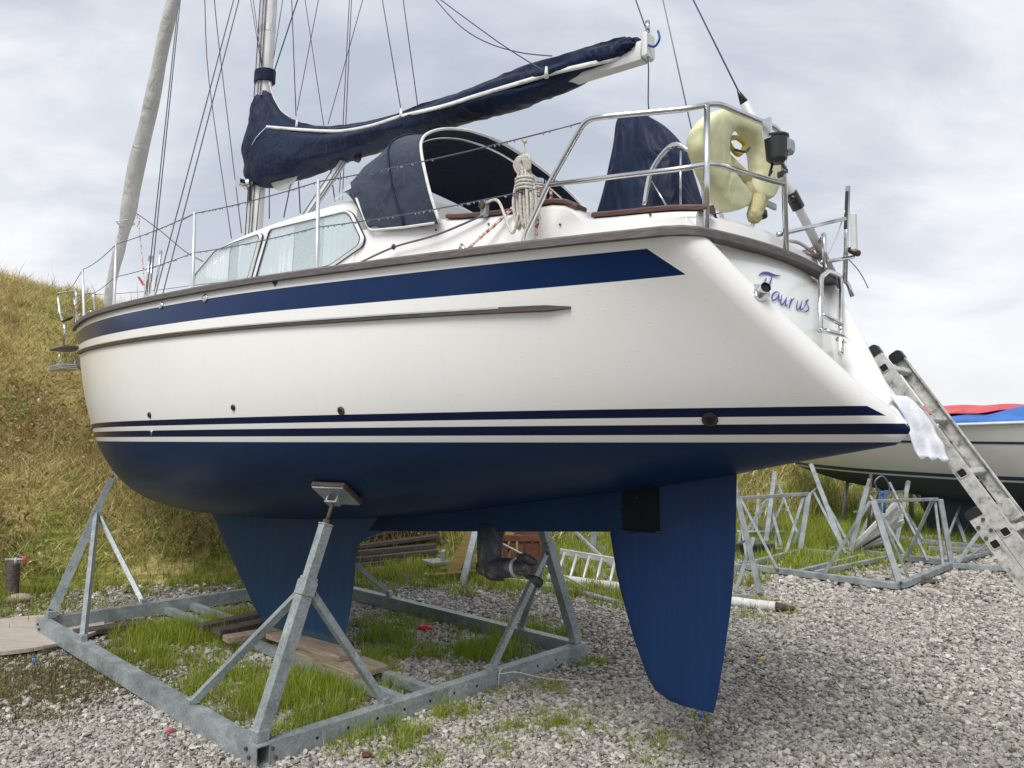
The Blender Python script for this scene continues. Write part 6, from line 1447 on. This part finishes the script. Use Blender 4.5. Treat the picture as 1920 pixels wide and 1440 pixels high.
# coachroof with long dark window
MB().loft([[FP(s, y, z) for y, z in ((1.0, 1.80), (.95, 1.90), (.8, 1.93), (-.8, 1.93), (-.95, 1.90), (-1.0, 1.80))] for s in np.linspace(.33, .95, 20)], True, True).build('coachroof', M['far_hull'], fboat, True, sharp=40)
for a, b in ((.42, .475), (.485, .60)):
    MB().loft([[FP(s, y, z) for y, z in ((1.012, 1.84), (.99, 1.88))] for s in np.linspace(a, b, 6)] + [], False).build('window', M['smoked'], fboat)
for s in (.345, .375): MB().tube([FP(s, 1.28, 1.85), FP(s, 1.26, 2.25)], .014, 6).build('stanchion', M['steel'], fboat, True)
def tarp(name, m, sA, sB, prof_fn, label):
    lp_ = []
    for i, s in enumerate(np.linspace(sA, sB, 34)):
        lp_.append([FP(s, y, z + .012 * math.sin(i * 1.3 + y * 5) + .01 * math.sin(i * .5)) + fb0 for y, z in prof_fn(s, i)])
    base = FP((sA + sB) / 2, 0, 2.0) + fb0; mb = MB().loft(lp_, False); o = mb.build(name, M[m], None, True, base=base); so = o.modifiers.new('s', 'SOLIDIFY'); so.thickness = .01
    return tag(o, label, 'tarpaulin')
def pb_(s, i):
    pk = .10 * max(0, math.sin(i * .42)) ; hem = 1.84 - .05 * math.sin(i * .55) ** 2 - .05 * (i % 7 == 0)
    return [(1.22, hem), (1.14, 1.92), (.95, 1.96 + pk * .3), (.75, 2.0 + pk * .7), (.5, 2.04 + pk), (.2, 2.06 + pk * .3), (-.6, 2.0), (-1.15, 1.9)]
tarp('blue_tarpaulin', 'blue_tarp', .27, .98, pb_, 'blue tarpaulin covering the coachroof of the far boat below the red one')
def pr_(s, i):
    r = 2.13 + .04 * math.sin(s * 6) + .05 * min(1, (s - .24) / .2); return [(.72, 2.05 + .02 * math.sin(i * .8)), (.45, 2.10), (.12, r), (0, r + .01), (-.2, r - .03), (-.8, 1.99)]
tarp('red_tarpaulin', 'red_tarp', .24, .98, pr_, 'red tarpaulin stretched along the ridge of the far boat')
# bundle of white slats with blue cord
b0_ = G(1600, 1040); r = thing('slat_bundle', 'bundle of white slats tied with blue cord leaning in the empty cradle', 'bundle of slats', tuple(b0_))
Rb = random.Random(4)
for k in range(9):
    o1, o2 = Rb.uniform(-6, 10), Rb.uniform(-8, 8)
    A = D(1592 + k * 4 + o1, 1035 - k * 3, 10.9 + .05 * k); B = D(1688 + o2, 942 + k * 5, 11.0 + .05 * k)
    MB().beam(A - b0_, B - b0_, .07, .02, up=(.2, .9, .5)).build('slat', M['white_pvc'], r)
for k in range(6):
    A = D(1568 + k * 5, 1052 - k * 6, 10.7 + .06 * k); B = D(1652 + k * 2, 1003 + k * 7, 10.8 + .06 * k)
    MB().beam(A - b0_, B - b0_, .07, .02, up=(.2, .6, .8)).build('slat', M['white_pvc' if k % 3 else 'old_timber'], r)
for px in (1650, 1660): MB().tube([tuple(D(px, 920, 10.9) - b0_), tuple(D(px - 2, 962, 10.85) - b0_)], .018, 6).build('cord', M['blue_tie'], r, True)
MB().tube([tuple(p - b0_) for p in smooth_path([D(1652, 930, 10.9), D(1640, 905, 10.9), D(1655, 893, 10.9), D(1668, 915, 10.9), D(1660, 935, 10.9)], 5)], .014, 6).build('cord', M['wire'], r, True)
# low trolley frame behind the left cradle
b0_ = G(1420, 1032); r = thing('trolley_frame', 'low steel trolley frame with a top bar behind the long-barred cradle', 'trolley', tuple(b0_))
for A, B in ((D(1382, 997, 12.0), D(1470, 998, 12.2)), (G(1455, 1031, .1), D(1455, 1000, 12.0)), (G(1385, 1030, .1), D(1388, 998, 12.0)), (G(1385, 1028, .12), G(1468, 1030, .12)), (D(1385, 1012, 12.0), D(1432, 1012, 12.0)), (D(1432, 1012, 12), G(1430, 1030, .1))):
    MB().tube([tuple(A - b0_), tuple(B - b0_)], .022, 6).build('bar', M['galv'], r, True)
MB().box(tuple(G(1415, 1028, .12) - b0_), (.5, .3, .16), bev=.02).build('box', M['black'], r)
# ---- under the boat: stacked timbers, painted trestles, crate, spars, ladders
gdir = unit(G(820, 1062) - G(670, 1078)); gy = math.atan2(gdir[1], gdir[0])
for k, (x0, y0, x1, y1, z, wd, ht, lab) in enumerate(((668, 1055, 822, 1017, .30, .16, .05, 'topmost dark plank of the stack, sloping up to the right'), (668, 1056, 818, 1030, .22, .20, .05, 'second dark plank of the stack, just under the sloping one'), (666, 1058, 812, 1046, .155, .22, .06, 'third plank in the stack of dark timbers'),
     (664, 1070, 815, 1050, .09, .22, .06, 'fourth plank in the stack of dark timbers, near the bottom'), (668, 1080, 790, 1063, .03, .18, .05, 'bottom timber of the stack lying on the gravel'))):
    Yc = 10.9 - .12 * k; A = D(x0, y0, Yc - .4); B = D(x1, y1, Yc + .3); A[2] = z + (0 if k else .02); B[2] = z + (.16 if k == 0 else .05 if k == 1 else 0)
    c = (A + B) / 2; mb = MB().beam(A - c, B - c, wd, ht, bev=.004); o = mb.build('timber', M['old_timber']); o.location = tuple(c); tag(o, lab, 'timber', 'stack of dark timbers')
A, B = G(800, 1055, .12), G(832, 1052, .12); c = (A + B) / 2
mb = MB().beam(A - c, B - c, .3, .04).box((.10, 0, .06), (.05, .2, .16)); o = mb.build('steel_bracket', M['galv']); o.location = tuple(c); tag(o, 'galvanised bracket lying at the right end of the dark timbers', 'bracket')
def leanbar(name, lab, cat, foot, head, sh, wd, ht, m, group=None, z0=0.0):
    A = G(*foot, z0); B = D(*head, A[1] + sh); c = A; o = MB().beam(arr(0, 0, 0), B - c, wd, ht, up=(.3, 1, .1), bev=.005).build(name, M[m]); o.location = tuple(c); return tag(o, lab, cat, group)
leanbar('painted_strut', 'yellow painted timber strut rising left of the propeller', 'strut', (845, 1086), (893, 985), .5, .15, .07, 'yellow_timber')
leanbar('steel_strut', 'pale steel strut standing beside the yellow timber strut', 'strut', (868, 1094), (895, 985), .3, .08, .06, 'galv')
leanbar('painted_strut', 'yellow timber strut behind the propeller in front of the red crate', 'strut', (928, 1062), (965, 985), .5, .12, .07, 'yellow_timber')
leanbar('painted_strut', 'rightmost yellow strut crossing in front of the red crate', 'strut', (952, 1060), (985, 985), .4, .10, .06, 'yellow_timber')
leanbar('red_post', 'reddish timber post rising behind the saildrive leg', 'post', (921, 1068), (921, 985), .0, .09, .09, 'red_timber')
leanbar('red_post', 'reddish timber post right of the red crate', 'post', (1018, 1066), (1020, 985), .0, .09, .09, 'red_timber')
for x0, x1, y, z, lab in ((808, 905, 1078, .05, 'front brown sleeper under the yellow strut'), (826, 925, 1066, .05, 'rear brown sleeper under the yellow strut')):
    A, B = G(x0, y + 8, z), G(x1, y - 2, z); c = (A + B) / 2; o = MB().beam(A - c, B - c, .12, .11, bev=.006).build('sleeper', M['yellow_timber']); o.location = tuple(c); tag(o, lab, 'timber')
# red slatted crate
cA = G(930, 1064, 0); cB = G(1018, 1066, 0); cx_ = unit(cB - cA); cy_ = arr(-cx_[1], cx_[0], 0); r = thing('slatted_crate', 'reddish slatted timber crate behind the propeller', 'crate', tuple(cA)); Lw = np.linalg.norm(cB - cA)
for f_ in (0, .5):
    for k in range(6):
        p = cx_ * (Lw * (k + .2) / 6) + cy_ * f_; MB().beam(p + arr(0, 0, .04), p + arr(0, 0, .40), .07, .02, up=cy_).build('slat', M['red_timber'], r)
    for z in (.05, .38): MB().beam(cy_ * f_ - cy_ * .022 + arr(0, 0, z), cx_ * Lw + cy_ * f_ - cy_ * .022 + arr(0, 0, z), .02, .08, up=(0, 0, 1)).build('rail', M['red_timber'], r)
for q in (0, 1): MB().beam(cx_ * Lw * q + arr(0, 0, .38), cx_ * Lw * q + cy_ * .5 + arr(0, 0, .38), .03, .07).build('rail', M['red_timber'], r)
# spars on the ground
def spar(name, lab, pts, r, m, z=None):
    P = [G(a, b, r if z is None else z) for a, b in pts]; c = P[0]; o = MB().tube([p - c for p in P], r, 12).build(name, M[m], None, True, sharp=50); o.location = tuple(c); return tag(o, lab, 'spar'), c
s1_, c = spar('lying_spar', 'long white banded spar lying on the grass behind the rudder', [(1030, 1083), (1180, 1103), (1372, 1128), (1455, 1138)], .050, 'white_pvc')
A, B = G(1455, 1138, .05) - c, G(1490, 1141, .05) - c; MB().tube([A, at(A, B, .3), B], [.052, .04, .02], 12).build('end_fitting', M['rust'], s1_, True)
for px in (1392, 1418, 1440): P = G(px, 1130.5 + (px - 1380) * .11, .05) - c; d_ = unit(B - A); MB().tube([P, P + d_ * .012], .0515, 12).build('band', M['alloy'], s1_, True)
spar('lying_spar', 'thin dark spar lying on the pebbles in front of the aluminium ladder', [(1020, 1100), (1085, 1110), (1160, 1130)], .03, 'galv')
spar('lying_pole', 'thin pole lying on the grass left of the white spar', [(935, 1083), (1000, 1092), (1060, 1098)], .02, 'white_pvc')
lb0 = G(1042, 1082); r = thing('lying_ladder', 'aluminium ladder lying on its side on the grass left of the rudder', 'ladder', tuple(lb0))
A0, A1_ = G(1035, 1082, .06), G(1240, 1108, .06); B0, B1 = D(1050, 1034, A0[1] + .35), D(1245, 1066, A1_[1] + .35)
for a, b in ((A0, A1_), (B0, B1)): MB().beam(a - lb0, b - lb0, .03, .07).build('stile', M['alloy'], r)
for k in range(8):
    t = (k + .4) / 8; MB().tube([tuple(at(A0, A1_, t) - lb0), tuple(at(B0, B1, t) - lb0)], .018, 8).build('rung', M['alloy'], r, True)
leanbar('steel_rod', 'thin steel rod slanting behind the rear cradle leg down to the ladder', 'rod', (1115, 1110), (920, 1008), .6, .022, .022, 'galv')
leanbar('steel_strut', 'dark upright stake between the rear cradle leg and the rudder', 'stake', (1112, 1042), (1114, 985), .0, .09, .05, 'galv')
leanbar('steel_strut', 'slender brace slanting across behind the rear cradle leg', 'strut', (1162, 1076), (1066, 985), .6, .04, .03, 'galv')
# ---- left side
rb = D(60, 1198, 6.8); c = G(60, 1198, .0); r = thing('round_platform', 'round grey wooden lid lying on the ground by the left corner of the cradle', 'wooden lid', (c[0] - .12, c[1], 0))
for k in range(8):
    y0 = -.628 + k * .157; R_ = .64; top = []; bot = []
    for q in np.linspace(0, 1, 9):
        y = min(max(y0 + .151 * q, -R_ + .001), R_ - .001); xw = math.sqrt(R_ * R_ - y * y); top.append(arr(xw, y, .03)); bot.append(arr(-xw, y, .03))
    MB().prism(top + bot[::-1], (0, 0, 1), .028).build('board', M['pale_deckwood'], r)
MB().tube([(0, 0, .0), (0, 0, .028)], .60, 40).build('underframe', M['old_timber'], r, True, sharp=40)
c = G(22, 1122); r = thing('tap_post', 'short timber post with a tap and a red tag at the foot of the bank', 'post', tuple(c))
MB().tube([(0, 0, 0), (0, 0, .34), (.0, 0, .36)], [.065, .062, .055], 14).build('post', M['old_timber'], r, True, sharp=40)
MB().tube([(-.08, 0, .40), (.14, 0, .40)], .014, 8).build('pipe', M['galv'], r, True); MB().tube([(.03, 0, .34), (.03, 0, .42)], .02, 8).build('tap', M['galv'], r, True)
for x, z in ((.13, .41),): MB().box((x, -.02, z), (.035, .012, .05), bev=.003).build('tag', M['red_plastic'], r, True)
c = G(38, 1128); o = MB().ball((0, 0, .03), .12, 14, 8, (1.1, .8, .45)).build('stone', M['plank'], None, True); o.location = tuple(c); tag(o, 'brownish stone lying against the foot of the tap post', 'stone')
# litter
def litter(px, py, name, lab, cat, m, r, sc):
    c = G(px, py); rr2 = random.Random(int(px)); mb = MB().ball((0, 0, 0), r, 12, 8, sc); mb.v = [(x + rr2.uniform(-.2, .2) * r, y + rr2.uniform(-.2, .2) * r, z + rr2.uniform(-.1, .1) * r) for x, y, z in mb.v]
    o = mb.build(name, M[m]); o.location = (c[0], c[1], .02 + r * sc[2] * .5); return tag(o, lab, cat)
litter(797, 1183, 'rag', 'crumpled red rag on the pebbles between the keel and the far beam', 'rag', 'red_plastic', .055, (1.4, .8, .35))
litter(318, 1378, 'plastic_scrap', 'small red plastic scrap among the pebbles outside the cradle', 'scrap', 'red_plastic', .018, (1.3, .8, .4))
litter(64, 1247, 'plastic_scrap', 'tiny blue scrap beside the wood under the cradle corner', 'scrap', 'blue_plastic', .018, (.6, .6, 1.2))
litter(1315, 1349, 'plastic_scrap', 'small blue cap on the pebbles right of the rudder tip', 'scrap', 'blue_plastic', .014, (.8, .8, 1))
litter(788, 1129, 'bottle_cap', 'pale green plastic scrap on the pebbles behind the cradle', 'scrap', 'aqua', .035, (1.3, .8, .3))
litter(687, 1424, 'brick_chip', 'orange red brick chip among the near pebbles', 'brick chip', 'red_timber', .022, (1.2, .9, .5))
litter(1732, 1096, 'weed_clump', 'small dark clump of dead weed beside the corner of the empty cradle', 'weed clump', 'old_timber', .09, (1.4, .8, .45))
litter(1428, 1241, 'leaf', 'yellow scrap lying on the pebbles right of the rudder', 'scrap', 'yellow', .022, (1.6, .7, .25))
